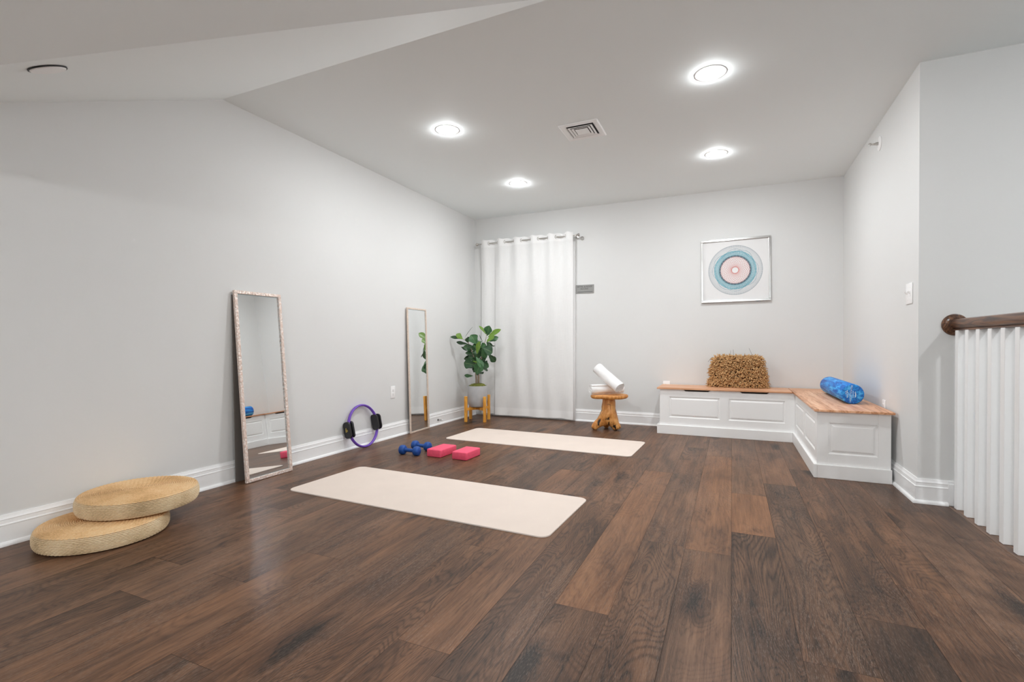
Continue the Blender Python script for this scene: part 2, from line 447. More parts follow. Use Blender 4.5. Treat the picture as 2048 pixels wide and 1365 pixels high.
for k in range(k0, 6):
    x0, x1 = max(k*PW, LX-.05), min((k+1)*PW, 1.2)
    if x1 - x0 < .01: continue
    js = sorted(joints.get(k, []), reverse=True)
    ys = [BY+.05]
    if js:
        ys += js; y = js[-1]
    else:
        y = BY - rng.uniform(.4, 1.9); ys.append(y)
    while y > FY:
        y -= rng.uniform(1.0, 2.1); ys.append(max(y, FY-.05))
    for n, (ya, yb) in enumerate(zip(ys[:-1], ys[1:])):
        if ya - yb < .01: continue
        g = .0006
        q = ((x0+g, yb+g), (x1-g, yb+g), (x1-g, ya-g), (x0+g, ya-g))
        f = bm.faces.new([bm.verts.new((a, b, 0)) for a, b in q])
        t3 = tones.get((k, n), (rng.uniform(.30, .62), rng.uniform(.1, .75), rng.uniform(.15, .8)))
        ou, ov = rng.uniform(0, 40), rng.uniform(0, 40)
        for lp in f.loops:
            lp[uvl].uv = (lp.vert.co.x - x0 + ou, lp.vert.co.y + ov)
            lp[cl] = (*t3, 1)
f = bm.faces.new([bm.verts.new(p) for p in ((LX-.1, FY-.1, -.0025), (1.2, FY-.1, -.0025), (1.2, BY+.1, -.0025), (LX-.1, BY+.1, -.0025))]); f.material_index = 1
fs = prism(bm, [(LX-.1, FY-.1, -.2), (1.2, FY-.1, -.2), (1.2, BY+.1, -.2), (LX-.1, BY+.1, -.2)], (0, 0, .15), 1)
struct('floor', bm, [M_floor, M_sub])

bm = bmesh.new()
box(bm, 1.2012, STX, FY, RY-.014, -.03, .0, .003, 2)
box(bm, 1.2012, STX-.02, FY, RY+.1, -.25, -.03)
struct('trim_1', bm, M_nosing)

bm = bmesh.new()
box(bm, 1.2, EX+T, FY-T, RY+T, -2.7, -2.6)
struct('floor_stairwell', bm, M_sub)

# walls
bm = bmesh.new()
prism(bm, [(LX, FY-T, -.2), (LX, BY+T, -.2), (LX, BY+T, CZ+T), (LX, FY-T, CZ+T)], (-T, 0, 0)); struct('wall_left', bm, M_wall)
bm = bmesh.new(); DX0, DX1, DZ = -3.03, -1.93, 2.20       # doorway in the back wall
W = 0
for a, b, c, d in ((LX, DX0, -.2, CZ+T), (DX1, RX+T, -.2, CZ+T), (DX0, DX1, DZ, CZ+T)):
    box(bm, a, b, BY, BY+T, c, d)
struct('wall_back', bm, M_wall)
bm = bmesh.new(); box(bm, RX, RX+T, RY, BY, -.2, CZ+T); struct('wall_right', bm, M_wall)
bm = bmesh.new(); box(bm, RX+T, EX+T, RY, RY+T, -2.6, CZ+T); struct('wall_return', bm, M_wall)
bm = bmesh.new(); box(bm, EX, EX+T, FY, RY, -2.6, CZ+T); struct('wall_stairwell', bm, M_wall)
bm = bmesh.new(); box(bm, LX-T, EX+T, FY-T, FY, -2.6, CZ+T); struct('wall_front', bm, M_wall)
bm = bmesh.new(); box(bm, 1.2, STX-.02, FY, RY+.1, -2.6, -.25); struct('wall_below', bm, M_wall)
# ceilings
bm = bmesh.new(); box(bm, LX-T, EX+T, FY-T, BY+T, CZ, CZ+T); struct('ceiling', bm, M_ceil)
bm = bmesh.new()     # sloped part over the left front, meeting a second slope along a diagonal hip
a, b, c = (LX, RIDGE, CZ), (-.80, RIDGE, CZ), (LX, EYL, zs(EYL))
V = [bm.verts.new(p) for p in (a, b, c)]
bm.faces.new((V[0], V[1], V[2]))
struct('ceiling_slope', bm, M_ceil)
bm = bmesh.new()
bm.faces.new([bm.verts.new(p) for p in (b, (-.80, FY, CZ), (LX, FY, zs(EYL)), c)])
struct('ceiling_hip', bm, M_ceil)

# ------------------------------------------------------------------ baseboards
PROF = [(.0, .0), (.030, .0), (.030, .006), (.027, .014), (.020, .020), (.016, .021), (.016, .100), (.018, .102), (.018, .106), (.013, .110), (.012, .128), (.014, .131), (.012, .134), (.008, .142), (.006, .152), (.0, .152)]
def base_run(name, p, q, nrm, shoe=True, ext=(0, 0)):
    """p->q along wall; nrm = into the room; ext = mitre amounts"""
    bm = bmesh.new(); p = Vector(p); q = Vector(q); n = Vector(nrm); d = (q-p).normalized()
    pr = PROF if shoe else [(0, 0), (.016, 0)] + PROF[6:]
    A = [bm.verts.new(p + n*t + Vector((0, 0, z)) + d*(t*ext[0])) for t, z in pr]
    B = [bm.verts.new(q + n*t + Vector((0, 0, z)) + d*(t*ext[1])) for t, z in pr]
    m = len(pr)
    for i in range(m):
        bm.faces.new((A[i], A[(i+1) % m], B[(i+1) % m], B[i]))
    bm.faces.new(A); bm.faces.new(B[::-1])
    return struct(name, bm, M_trim, smooth=30)
base_run('baseboard_left', (LX, FY, 0), (LX, BY, 0), (1, 0, 0), ext=(0, -1))
base_run('baseboard_back', (-1.834, BY, 0), (RX, BY, 0), (0, -1, 0), ext=(0, -1))
base_run('baseboard_right', (RX, BY, 0), (RX, RY, 0), (-1, 0, 0), ext=(1, 1))
base_run('baseboard_return', (RX, RY, 0), (1.205, RY, 0), (0, -1, 0), ext=(-1, 0))
bm = bmesh.new(); box(bm, 1.205, EX, RY-.016, RY, .0, .135, .003, 1); box(bm, 1.205, EX, RY-.009, RY, .135, .152, .002, 1); struct('baseboard_stairwell', bm, M_trim)

# ------------------------------------------------------------------ door behind the curtain
bm = bmesh.new()
for a, b, c, d in ((DX0-.115, DX0, 0, DZ+.105), (DX1, DX1+.096, 0, DZ+.105), (DX0, DX1, DZ, DZ+.105)):
    box(bm, a, b, BY-.022, BY, c, d, .006, 2)
box(bm, DX0, DX1, BY-.01, BY+.09, 0, .02, .003, 1)
struct('trim_2', bm, M_trim, smooth=30)
bm = bmesh.new(); box(bm, DX0+.004, DX1-.004, BY+.03, BY+.075, .022, DZ-.004, .002, 1)
for z0, z1 in ((.25, .95), (1.12, 1.9)):
    for x0, x1 in ((DX0+.14, DX0+.50), (DX0+.60, DX1-.14)):
        box(bm, x0, x1, BY+.022, BY+.031, z0, z1, .006, 2)
door = struct('door_1', bm, M_trim, smooth=30)
bm = bmesh.new()
lathe(bm, [(.0, -.068), (.02, -.066), (.028, -.052), (.024, -.036), (.012, -.03), (.012, -.008), (.034, -.006), (.034, 0), (0, 0)], 24, Matrix.Translation((-2.035, BY+.03, 1.01)) @ Matrix.Rotation(-pi/2, 4, 'X'))
for v in bm.verts: v.co.y = 2*(BY+.03) - v.co.y if v.co.y > BY+.03 else v.co.y
mesh_obj('door_knob', bm, M_steel, door, 30)
bm = bmesh.new()
lathe(bm, [(0, -.022), (.026, -.02), (.032, 0), (0, 0)], 24, Matrix.Translation((-2.018, BY+.03, 1.185)) @ Matrix.Rotation(-pi/2, 4, 'X'))
for v in bm.verts: v.co.y = 2*(BY+.03) - v.co.y if v.co.y > BY+.03 else v.co.y
mesh_obj('deadbolt', bm, M_steel, door, 30)

# ------------------------------------------------------------------ curtain and rod
RODY, RODZ = BY-.085, 2.365
rod = thing('curtain_rod', 'slim brushed nickel rod carrying the white curtain over the door', 'curtain rod', (0, 0, 0))
bm = bmesh.new(); tube(bm, [(-3.19, RODY, RODZ), (-1.80, RODY, RODZ)], .0085, 12); mesh_obj('rod', bm, M_steel, rod, 40)
for xf, sg in ((-3.19, -1), (-1.80, 1)):
    bm = bmesh.new()
    M = Matrix.Translation((xf, RODY, RODZ)) @ Matrix.Rotation(sg*pi/2, 4, 'Y')
    lathe(bm, [(0, -.002), (.012, -.002), (.014, .006), (.010, .012), (.018, .02), (.022, .032), (.016, .044), (0, .048)], 16, M); mesh_obj('finial', bm, M_steel, rod, 40)
    bm = bmesh.new(); xb = xf + (.07 if sg < 0 else -.012)
    tube(bm, [(xb, RODY, RODZ-.010), (xb, RODY+.03, RODZ-.014), (xb, BY, RODZ-.014)], .005, 8)
    lathe(bm, [(0, 0), (.02, 0), (.02, .006), (0, .006)], 16, Matrix.Translation((xb, BY, RODZ-.014)) @ Matrix.Rotation(pi/2, 4, 'X')); mesh_obj('bracket', bm, M_steel, rod, 40)
bm = bmesh.new(); torus(bm, .021, .0028, Matrix.Translation((-1.742, BY-.012, RODZ-.03)) @ Matrix.Rotation(pi/2, 4, 'X') @ Matrix.Rotation(.5, 4, 'Y'), 24, 8)
tube(bm, [(-1.742, BY-.012, RODZ-.008), (-1.742, BY, RODZ-.006)], .003, 8)
hook = mesh_obj('curtain_hook', bm, M_steel, None, 40)
tag(hook, 'small metal tieback ring on the wall just beyond the curtain rod end', 'hook')

cur = thing('curtain', 'sheer white grommet curtain hanging over the door to the attic', 'curtain', (0, 0, 0))
CX0, CX1, CZ0, CZ1 = -3.165, -1.838, .028, RODZ+.045
NF = 5.5
def cur_pt(s, t):
    """s 0..1 along width, t 0 top .. 1 bottom"""
    # pull the crossings to where the rod shows in the photo
    ph = 2*pi*NF*s - .35
    amp = .036*(1-.80*min(1, t*2.6)**.7) + .003*sin(9*s+5*t)
    y = RODY - .004 - amp*sin(ph+.5*t*sin(5*s)) - .010*t
    x = CX0 + (CX1-CX0)*s + .010*sin(3*pi*s+4*t)*t*.5
    z = CZ1 + (CZ0-CZ1)*t + (.004*sin(ph*.5) if t > .99 else 0) + .006*sin(2*ph)*max(0, 1-t*30)
    q = max(0., min(1., (.175-s)/.03)); y += .032*q*q*(3-2*q)*min(1, t*5)
    y += .006*t*sin(23*s+7*t) + .005*t*sin(41*s-9*t)
    return Vector((x, min(y, BY-.030), z))
bm = bmesh.new()
NS, NT_ = 220, 70
P = [[cur_pt(i/NS, (j/NT_)) for j in range(NT_+1)] for i in range(NS+1)]
grid(bm, P)
mesh_obj('curtain_panel', bm, M_sheer, cur, 'all')
bm = bmesh.new()      # header band and bottom hem: doubled cloth just in front
def off(s, t, d): 
    p = cur_pt(s, t); return Vector((p.x, p.y-d, p.z))
grid(bm, [[off(i/NS, t, .0012) for t in (0, .012, .024, .036, .042)] for i in range(NS+1)]); mesh_obj('header_band', bm, M_hem, cur, 'all')
bm = bmesh.new(); grid(bm, [[off(i/NS, t, .0012) for t in (.957, .97, .985, .9985)] for i in range(NS+1)]); mesh_obj('bottom_hem', bm, M_hem, cur, 'all')
kz = 0
for k in range(1, 12):
    s = (k*pi + .35)/(2*pi*NF)
    if s > .99: break
    p = cur_pt(s, (CZ1-RODZ)/(CZ1-CZ0))
    bm = bmesh.new()
    ang = (1 if k % 2 else -1)*.95
    torus(bm, .021, .0042, Matrix.Translation((p.x, RODY, RODZ)) @ Matrix.Rotation(ang, 4, 'Z') @ Matrix.Rotation(pi/2, 4, 'X') , 24, 8)
    mesh_obj('grommet', bm, M_steel, cur, 'all')

# ------------------------------------------------------------------ wall fittings
def plate(name, label, cat, M, w, h, kind):
    t = thing(name, label, cat); t.matrix_world = M
    bm = bmesh.new(); box(bm, -w/2, w/2, -.006, 0, -h/2, h/2, .003, 2); mesh_obj('cover_plate', bm, M_white, t, 30)
    if kind == 'outlet':
        for z in (-.02, .02):
            bm = bmesh.new(); box(bm, -.017, .017, -.009, -.004, z-.014, z+.014, .004, 2)
            box(bm, -.008, -.006, -.0094, -.0086, z-.002, z+.007, mat=1); box(bm, .005, .007, -.0094, -.0086, z-.002, z+.006, mat=1); box(bm, -.0025, .0025, -.0094, -.0086, z-.010, z-.006, mat=1)
            mesh_obj('socket', bm, [M_white, M_dark], t)
    else:
        for x in (-.026, .026):
            bm = bmesh.new(); box(bm, x-.009, x+.009, -.008, -.004, -.02, .02, .001, 1)
            prism(bm, [(x-.005, -.006, -.008), (x-.005, -.022, .012), (x-.005, -.018, .016), (x-.005, -.006, .010)], (.010, 0, 0)); mesh_obj('toggle', bm, M_white, t)
    for z in ((-.0,) if kind == 'outlet' else (-.036, .036)):
        for x in ((0,) if kind == 'outlet' else (-.026, .026)):
            bm = bmesh.new()
            lathe(bm, [(0, -.0075), (.003, -.007), (.0035, -.005)], 10, Matrix.Translation((x, 0, z)) @ Matrix.Rotation(pi, 4, 'Z') @ Matrix.Rotation(-pi/2, 4, 'X') @ Matrix.Scale(-1, 4, (0, 0, 1)))
            for v in bm.verts: v.co.y = -abs(v.co.y)
            mesh_obj('screw', bm, M_white, t)
    return t
def atwall(loc, ang): return Matrix.Translation(loc) @ Matrix.Rotation(ang, 4, 'Z')
plate('wall_outlet', 'white outlet plate low on the left wall between ring and narrow mirror', 'outlet', atwall((LX, 4.245, .48), pi/2), .075, .13, 'outlet')
plate('wall_outlet', 'white outlet plate peeking above the left end of the back bench', 'outlet', atwall((-.711, BY, .482), 0), .078, .125, 'outlet')
plate('wall_outlet', 'white outlet plate on right wall behind the blue foam roller', 'outlet', atwall((RX, 4.56, .50), -pi/2), .078, .125, 'outlet')
plate('light_switch', 'white double toggle switch plate on the right wall', 'light switch', atwall((RX, 3.99, 1.318), -pi/2), .125, .135, 'switch')

sg = thing('door_sign', 'small grey ATTIC & ROOF ACCESS sign beside the curtain', 'sign', (-1.708, BY, 1.688))
bm = bmesh.new(); box(bm, -.117, .114, -.008, 0, -.054, .054, .001, 1); mesh_obj('sign_plate', bm, M_sign, sg)
RX90 = Matrix.Rotation(pi/2, 4, 'X')
text_mesh('ATTIC & ROOF', .029, M_ink, 'lettering', sg, Matrix.Translation((-.003, -.0088, .029)) @ RX90)
text_mesh('ACCESS', .029, M_ink, 'lettering', sg, Matrix.Translation((-.008, -.0088, .002)) @ RX90)
bm = bmesh.new(); box(bm, -.10, .10, -.0092, -.008, -.038, -.0335); mesh_obj('rule_line', bm, M_ink, sg)

spk = thing('sprinkler_head', 'small white sprinkler head high on the right wall', 'sprinkler', (RX, 4.72, 2.566))
bm = bmesh.new(); lathe(bm, [(0, 0), (.055, 0), (.055, .006), (.03, .014), (.03, .012), (0, .012)], 28, Matrix.Rotation(-pi/2, 4, 'Y')); mesh_obj('escutcheon', bm, M_white, spk, 30)
bm = bmesh.new(); lathe(bm, [(.012, .01), (.012, .03), (.009, .032), (.009, .04), (0, .04)], 16, Matrix.Rotation(-pi/2, 4, 'Y'))
for s in (-1, 1): tube(bm, [(-.03, s*.009, 0), (-.045, s*.014, 0), (-.06, s*.006, 0)], .0025, 6)
box(bm, -.075, -.058, -.012, .012, .006, .009); box(bm, -.063, -.060, -.013, .013, -.008, .008)
mesh_obj('deflector', bm, M_steel, spk)

ds = thing('door_stop', 'spring door stop sticking out of the left baseboard near the plant', 'door stop', (LX+.016, 5.10, .062))
bm = bmesh.new(); lathe(bm, [(0, 0), (.012, 0), (.012, .004), (.007, .008), (0, .008)], 14, Matrix.Rotation(pi/2, 4, 'Y')); mesh_obj('base', bm, M_black, ds, 30)
bm = bmesh.new(); tube(bm, [(.006+.055*i/90, .005*cos(i*.9), .005*sin(i*.9)) for i in range(91)], .0012, 5); mesh_obj('spring', bm, M_steel, ds, 'all')
bm = bmesh.new(); lathe(bm, [(0, .058), (.008, .058), (.008, .074), (.005, .078), (0, .078)], 14, Matrix.Rotation(pi/2, 4, 'Y')); mesh_obj('tip', bm, M_white, ds, 30)

sm_z = zs(1.075)
sm = thing('smoke_detector', 'round white smoke detector on the sloped ceiling at far left', 'smoke detector', (-2.585, 1.075, sm_z), (math.atan(SL), 0, 0))
bm = bmesh.new(); lathe(bm, [(0, 0), (.062, 0), (.062, -.005), (.058, -.009), (0, -.010)], 40); mesh_obj('housing', bm, M_white, sm, 30)
bm = bmesh.new(); lathe(bm, [(.066, -.0005), (.066, -.005), (.060, -.006), (.060, -.0005)], 40); mesh_obj('mounting_ring', bm, M_black, sm, 30)

vt = thing('ceiling_vent', 'square white air vent with stepped louvres in the ceiling', 'vent', (-1.112, 3.898, CZ))
bm = bmesh.new()
def ring_frame(bm, h0, z0, h1, z1, mat=0):
    A = [bm.verts.new((sx*h0, sy*h0, z0)) for sx, sy in ((1, 1), (-1, 1), (-1, -1), (1, -1))]
    B = [bm.verts.new((sx*h1, sy*h1, z1)) for sx, sy in ((1, 1), (-1, 1), (-1, -1), (1, -1))]
    for i in range(4): bm.faces.new((A[i], A[(i+1) % 4], B[(i+1) % 4], B[i])).material_index = mat
ring_frame(bm, .158, 0, .158, -.006); ring_frame(bm, .158, -.006, .152, -.010); ring_frame(bm, .152, -.010, .118, -.007); ring_frame(bm, .118, -.007, .110, -.001)
mesh_obj('frame', bm, M_white, vt)
bm = bmesh.new(); box(bm, -.112, .112, -.112, .112, -.0012, -.0004); mesh_obj('backing', bm, M_dark, vt)
for k, (ho, hi) in enumerate(((.100, .082), (.076, .058), (.052, .0))):
    bm = bmesh.new()
    ring_frame(bm, ho-.014, -.0015, ho, -.010); ring_frame(bm, ho, -.010, ho-.001, -.0115); 
    if hi > 0: ring_frame(bm, ho-.001, -.0115, hi, -.0075); ring_frame(bm, hi, -.0075, ho-.014, -.0015)
    else: bm.faces.new([bm.verts.new((sx*(ho-.001), sy*(ho-.001), -.0115)) for sx, sy in ((1, 1), (-1, 1), (-1, -1), (1, -1))])
    mesh_obj('louvre', bm, M_white, vt)

# ------------------------------------------------------------------ ceiling lights
def light(label, x, y, lamp=None):
    t = thing('ceiling_light', label, 'ceiling light', (x, y, CZ), group='round ceiling lights')
    bm = bmesh.new(); lathe(bm, [(.097, 0), (.0965, -.0010), (.095, -.0014), (.0742, -.0016), (.0742, 0)], 48); mesh_obj('trim_ring', bm, M_white, t, 30)
    bm = bmesh.new(); lathe(bm, [(.0738, -.0013), (.0710, -.0050), (.062, -.0088), (.048, -.0120), (.030, -.0138), (.014, -.0146), (0, -.0148)], 40)
    mesh_obj('diffuser', bm, lamp or M_lamp, t, 'all')
    return t
L0 = light('lit round ceiling light nearest the staircase railing, front right of the vent', -.129, 3.42)
for lb, x, y in (('lit round ceiling light to the left of the air vent', -2.115, 3.44), ('lit round ceiling light nearest the curtained door', -2.12, 4.90), ('lit round ceiling light nearest the framed spiral print', -.135, 4.89)):
    clone(L0, (x, y, CZ), label=lb)
light('lit round ceiling light over the stairwell, out of frame', 2.30, 1.95, M_lamp_strong)
fill_light = light('large round fill light added behind the camera, out of frame', -.10, -1.5, M_lamp_fill)  # unseen fill lamp, added to brighten the surfaces facing the camera
fill_light.scale = (4.2, 4.2, 2.0)

# ------------------------------------------------------------------ framed print
pic = thing('framed_print', 'square silver framed spiral drawing in blue and red above the bench', 'picture', (.031, BY, 1.818), (0, radians(-.55), 0))
PH = .357
bm = bmesh.new()
for a, b, c, d in ((-PH, PH, PH-.022, PH), (-PH, PH, -PH, -PH+.022), (-PH, -PH+.022, -PH+.022, PH-.022), (PH-.022, PH, -PH+.022, PH-.022)):
    box(bm, a, b, -.030, -.002, c, d, .003, 2)
mesh_obj('frame', bm, M_silver, pic)
bm = bmesh.new(); box(bm, -PH+.02, PH-.02, -.012, -.003, -PH+.02, PH-.02)
def ribbon(bm, pts, w, y, mat):
    n = len(pts); A = []
    for i in range(n):
        p, q = pts[i-1], pts[(i+1) % n]
        dx, dz = q[0]-p[0], q[1]-p[1]; l = sqrt(dx*dx+dz*dz) or 1
        nx, nz = -dz/l*w/2, dx/l*w/2
        A.append((bm.verts.new((pts[i][0]+nx, y, pts[i][1]+nz)), bm.verts.new((pts[i][0]-nx, y, pts[i][1]-nz))))
    for i in range(n):
        a, b = A[i], A[(i+1) % n]
        bm.faces.new((a[0], a[1], b[1], b[0])).material_index = mat
def circ(cx, cz, r, n=72): return [(cx+r*cos(2*pi*i/n), cz+r*sin(2*pi*i/n)) for i in range(n)]
def rosette(bm, a, b, N, w, y, mat, n=72):
    R, o = (a+b)/2, (b-a)/2
    for k in range(N):
        t = 2*pi*k/N
        ribbon(bm, circ(o*cos(t), o*sin(t), R, n), w, y + k*1e-6, mat)
rosette(bm, .158, .278, 36, .0011, -.0124, 5)
rosette(bm, .158, .216, 34, .0016, -.0126, 2)
rosette(bm, .034, .155, 20, .0018, -.0128, 3)
rosette(bm, .150, .166, 15, .0013, -.0130, 4)
for k in range(2):
    ribbon(bm, [((.217+.020*cos(4*t+2.2*k))*cos(t), (.217+.020*cos(4*t+2.2*k))*sin(t)) for t in [2*pi*i/160 for i in range(160)]], .0024, -.0132-k*1e-4, 1)
mesh_obj('print', bm, [M_paper, M_line_blue, M_line_teal, M_line_red, M_line_dark, M_line_grey], pic)

# ------------------------------------------------------------------ storage benches
def raised_panel(name, parent, w, h, M):
    """local x across, z up, front at y=0 facing -y"""
    bm = bmesh.new(); prev = None
    for ins, dep in ((0, .002), (.002, 0), (.013, .0085), (.018, .0085), (.030, .0005), (.034, .0)):
        c = [bm.verts.new((sx*(w/2-ins), dep, sz*(h/2-ins))) for sx, sz in ((1, 1), (-1, 1), (-1, -1), (1, -1))]
        if prev:
            for i in range(4): bm.faces.new((prev[i], prev[(i+1) % 4], c[(i+1) % 4], c[i]))
        prev = c
    bm.faces.new(prev)
    bm.transform(M); return mesh_obj(name, bm, M_bench, parent)
def top_rail(bm, x0, x1, z0, z1, th, notches, nd=.018):
    pts = [(x0, 0, z0), (x1, 0, z0), (x1, 0, z1)]
    for a, b in sorted(notches, reverse=True):
        pts += [(b, 0, z1), (b-.026, 0, z1-nd), (a+.026, 0, z1-nd), (a, 0, z1)]
    pts.append((x0, 0, z1))
    prism(bm, pts, (0, th, 0))

bA = thing('storage_bench', 'long white paneled storage bench with wood lid along the back wall', 'bench', (0, 0, 0))
FYA = 5.62; XA0, XA1, ZT = -.727, .5765, .490
bm = bmesh.new()
top = bmesh.new(); top_rail(top, XA0, XA1, .413, ZT, .02, [(-.484, -.205), (.071, .351)]); top.transform(Matrix.Translation((0, FYA, 0)))
me_ = bpy.data.meshes.new('tmp'); top.to_mesh(me_); top.free(); bm.from_mesh(me_); bpy.data.meshes.remove(me_)
pan = [(-.632, -.112), (-.035, .496)]
box(bm, XA0, XA1, FYA, FYA+.02, .085, .181)
for a, b in ((XA0, pan[0][0]), (pan[0][1], pan[1][0]), (pan[1][1], XA1)): box(bm, a, b, FYA, FYA+.02, .181, .413)
box(bm, XA0, XA0+.018, FYA+.0202, 6.055, .05, ZT, .001, 1); box(bm, XA1-.018, XA1, FYA+.0202, 6.055, .05, ZT)
box(bm, XA0+.018, XA1-.018, 6.04, 6.055, .05, ZT); box(bm, XA0+.018, XA1-.018, FYA+.02, 6.04, .05, .07)
mesh_obj('carcass', bm, M_bench, bA)
for a, b in pan: raised_panel('raised_panel', bA, b-a, .232, Matrix.Translation(((a+b)/2, FYA, .297)))
bm = bmesh.new(); box(bm, XA0-.028, .5545, FYA-.022, FYA-.0004, 0, .100, .003, 2); box(bm, XA0-.028, XA0-.0004, FYA, 6.055, 0, .100, .003, 2); mesh_obj('plinth', bm, M_bench, bA)
bm = bmesh.new(); box(bm, -.757, .551, FYA-.022, 6.075, ZT+.0005, .508, .003, 2); mesh_obj('lid', bm, M_lidX, bA)
bm = bmesh.new(); box(bm, XA0+.02, XA1-.02, FYA+.0205, FYA+.024, .40, ZT); mesh_obj('notch_shade', bm, M_dark, bA)  # near-black sheet painting the shade inside the lid notches

bB = thing('storage_bench', 'short white paneled storage bench with wood lid along the right wall', 'bench', (0, 0, 0))
FXB, EYB = .577, 4.24; XB1 = 1.026
bm = bmesh.new()
# side facing the room (-x): built in local coords then turned
top = bmesh.new(); L_ = 5.6185-EYB-.0205
top_rail(top, 0, L_, .413, ZT, .02, [(5.618-5.397, 5.618-5.157), (5.618-4.764, 5.618-4.524)])
pB = [(5.618-5.56, 5.618-4.98), (5.618-4.90, 5.618-4.33)]
box(top, 0, L_, 0, .02, .085, .181)
for a, b in ((0, pB[0][0]), (pB[0][1], pB[1][0]), (pB[1][1], L_)): box(top, a, b, 0, .02, .181, .413)
MB = Matrix.Translation((FXB, 5.618, 0)) @ Matrix.Rotation(-pi/2, 4, 'Z')
top.transform(MB); me_ = bpy.data.meshes.new('tmp'); top.to_mesh(me_); top.free(); bm.from_mesh(me_); bpy.data.meshes.remove(me_)
# end facing the camera
for a, b, c, d in ((FXB, .648, .085, ZT), (.952, XB1, .085, ZT), (.648, .952, .085, .177), (.648, .952, .413, ZT)): box(bm, a, b, EYB, EYB+.02, c, d, .0012, 1)
box(bm, XB1-.018, XB1, EYB+.02, 6.055, .05, ZT); box(bm, FXB+.02, XB1-.018, EYB+.02, 6.05, .05, .07); box(bm, FXB, XB1-.018, 6.035, 6.055, .05, ZT)
mesh_obj('carcass', bm, M_bench, bB)
for a, b in pB: raised_panel('raised_panel', bB, b-a, .232, MB @ Matrix.Translation(((a+b)/2, 0, .297)))
raised_panel('raised_panel', bB, .304, .236, Matrix.Translation((.80, EYB, .295)))
bm = bmesh.new(); box(bm, FXB-.022, FXB-.0004, EYB-.018, 5.618, 0, .100, .003, 2); box(bm, FXB, XB1+.003, EYB-.018, EYB-.0004, 0, .100, .003, 2); mesh_obj('plinth', bm, M_bench, bB)
bm = bmesh.new(); box(bm, .556, 1.042, EYB-.035, 5.802, ZT+.0005, .508, .003, 2); mesh_obj('lid', bm, M_lidY, bB)
bm = bmesh.new(); box(bm, .556, 1.042, 5.804, 6.075, ZT+.0005, .5075, .002, 1); mesh_obj('corner_board', bm, M_lidX, bB)
bm = bmesh.new(); box(bm, FXB+.0205, FXB+.024, EYB+.03, 5.60, .40, ZT); mesh_obj('notch_shade', bm, M_dark, bB)  # same dark sheet in place of shade behind these notches

# ------------------------------------------------------------------ shaggy cushion
cu = thing('shaggy_cushion', 'shaggy tan jute cushion leaning on the wall on the back bench', 'cushion', (.055, 5.965, .5085))
CW, CD, CH = .275, .062, .315
def cush(u, v):
    """superellipsoid-ish: u around, v up 0..1"""
    k = 1.06 - .20*v
    ca, sa = cos(u), sin(u)
    e = .45
    x = CW*k*(abs(ca)**e)*(1 if ca >= 0 else -1); y = CD*(1.15-.4*v)*(abs(sa)**.8)*(1 if sa >= 0 else -1)
    return Vector((x, y, v*CH + .004))
bm = bmesh.new(); n = 40
rings = []
for j in range(9):
    v = j/8; sh = 1 if 0 < j < 8 else .86
    rings.append([bm.verts.new(Vector((cush(2*pi*i/n, v).x*sh, cush(2*pi*i/n, v).y*sh, cush(0, v).z))) for i in range(n)])
for A, B in zip(rings[:-1], rings[1:]):
    for i in range(n): bm.faces.new((A[i], A[(i+1) % n], B[(i+1) % n], B[i]))
bm.faces.new(rings[0][::-1]); bm.faces.new(rings[-1])
mesh_obj('cushion_body', bm, M_cushion, cu, 40)
bm = bmesh.new(); rg = random.Random(3)
def strand(p, d, ln, r, seg=5, mat=0):
    pts = [p]; d = d.normalized()
    for s in range(seg):
        d = (d + Vector((rg.uniform(-.45, .45), rg.uniform(-.35, .35), rg.uniform(-.5, .25)))).normalized()
        q = pts[-1] + d*ln/seg
        if q.z < r: q.z = r
        if q.y > .108: q.y = .108
        pts.append(q)
    tube(bm, pts, r, 5, mat, True, [r*.9]*(seg) + [r*.55])
for i in range(2500):
    if rg.random() < .2:
        u = rg.uniform(0, 2*pi); v = 1.; p = cush(u, 1); rr = sqrt(rg.random()); p = Vector((p.x*rr, p.y*rr, CH)); d = Vector((rg.uniform(-.6, .6), rg.uniform(-.8, .3), .6))
    else:
        x = rg.uniform(-1, 1); 
        v = rg.random(); k_ = 1.06-.20*v
        if rg.random() < .74: p = Vector((x*CW*k_, -CD*(1.15-.4*v)*(1-abs(x)**6)**.5, v*CH+.004))
        else: p = cush(rg.uniform(0, 2*pi), v)
        d = Vector((p.x/CW*.55 + rg.uniform(-.7, .7), -abs(rg.gauss(.7, .3)) if p.y < 0 else .3, rg.uniform(-.55, .45)))
    strand(p, d, rg.uniform(.035, .060), rg.uniform(.0040, .0058))
o = mesh_obj('fringe', bm, M_fringe, cu, 'all'); o['kind'] = 'stuff'
for x0, x1, z1 in ((-.08, -.066, .405), (-.035, -.042, .415), (.16, .115, .43), (.235, .285, .26), (-.25, -.30, .275), (.06, .075, .375)):
    bm = bmesh.new(); tube(bm, [(x0, -.02, CH-.01 if abs(x0) < .2 else .33), ((x0*.6+x1*.4), -.03, (CH if abs(x0) < .2 else .335) + (z1-CH)*.45), (x1, -.03, z1)], .0014, 5)
    mesh_obj('stray_fibre', bm, M_twig, cu)

# ------------------------------------------------------------------ foam roller
RR = .080
ro = thing('foam_roller', 'marbled blue foam roller lying on the right bench lid', 'foam roller', (.876, 4.66, .508+RR), (0, 0, radians(.7)))
bm = bmesh.new(); M = Matrix.Rotation(-pi/2, 4, 'X')   # local z -> +y
lathe(bm, [(0, 0), (RR-.012, 0), (RR-.004, .003), (RR, .011), (RR, .45), (RR, .929), (RR-.004, .937), (RR-.012, .94), (0, .94)], 64, M)
mesh_obj('roller_body', bm, M_roller, ro, 40)
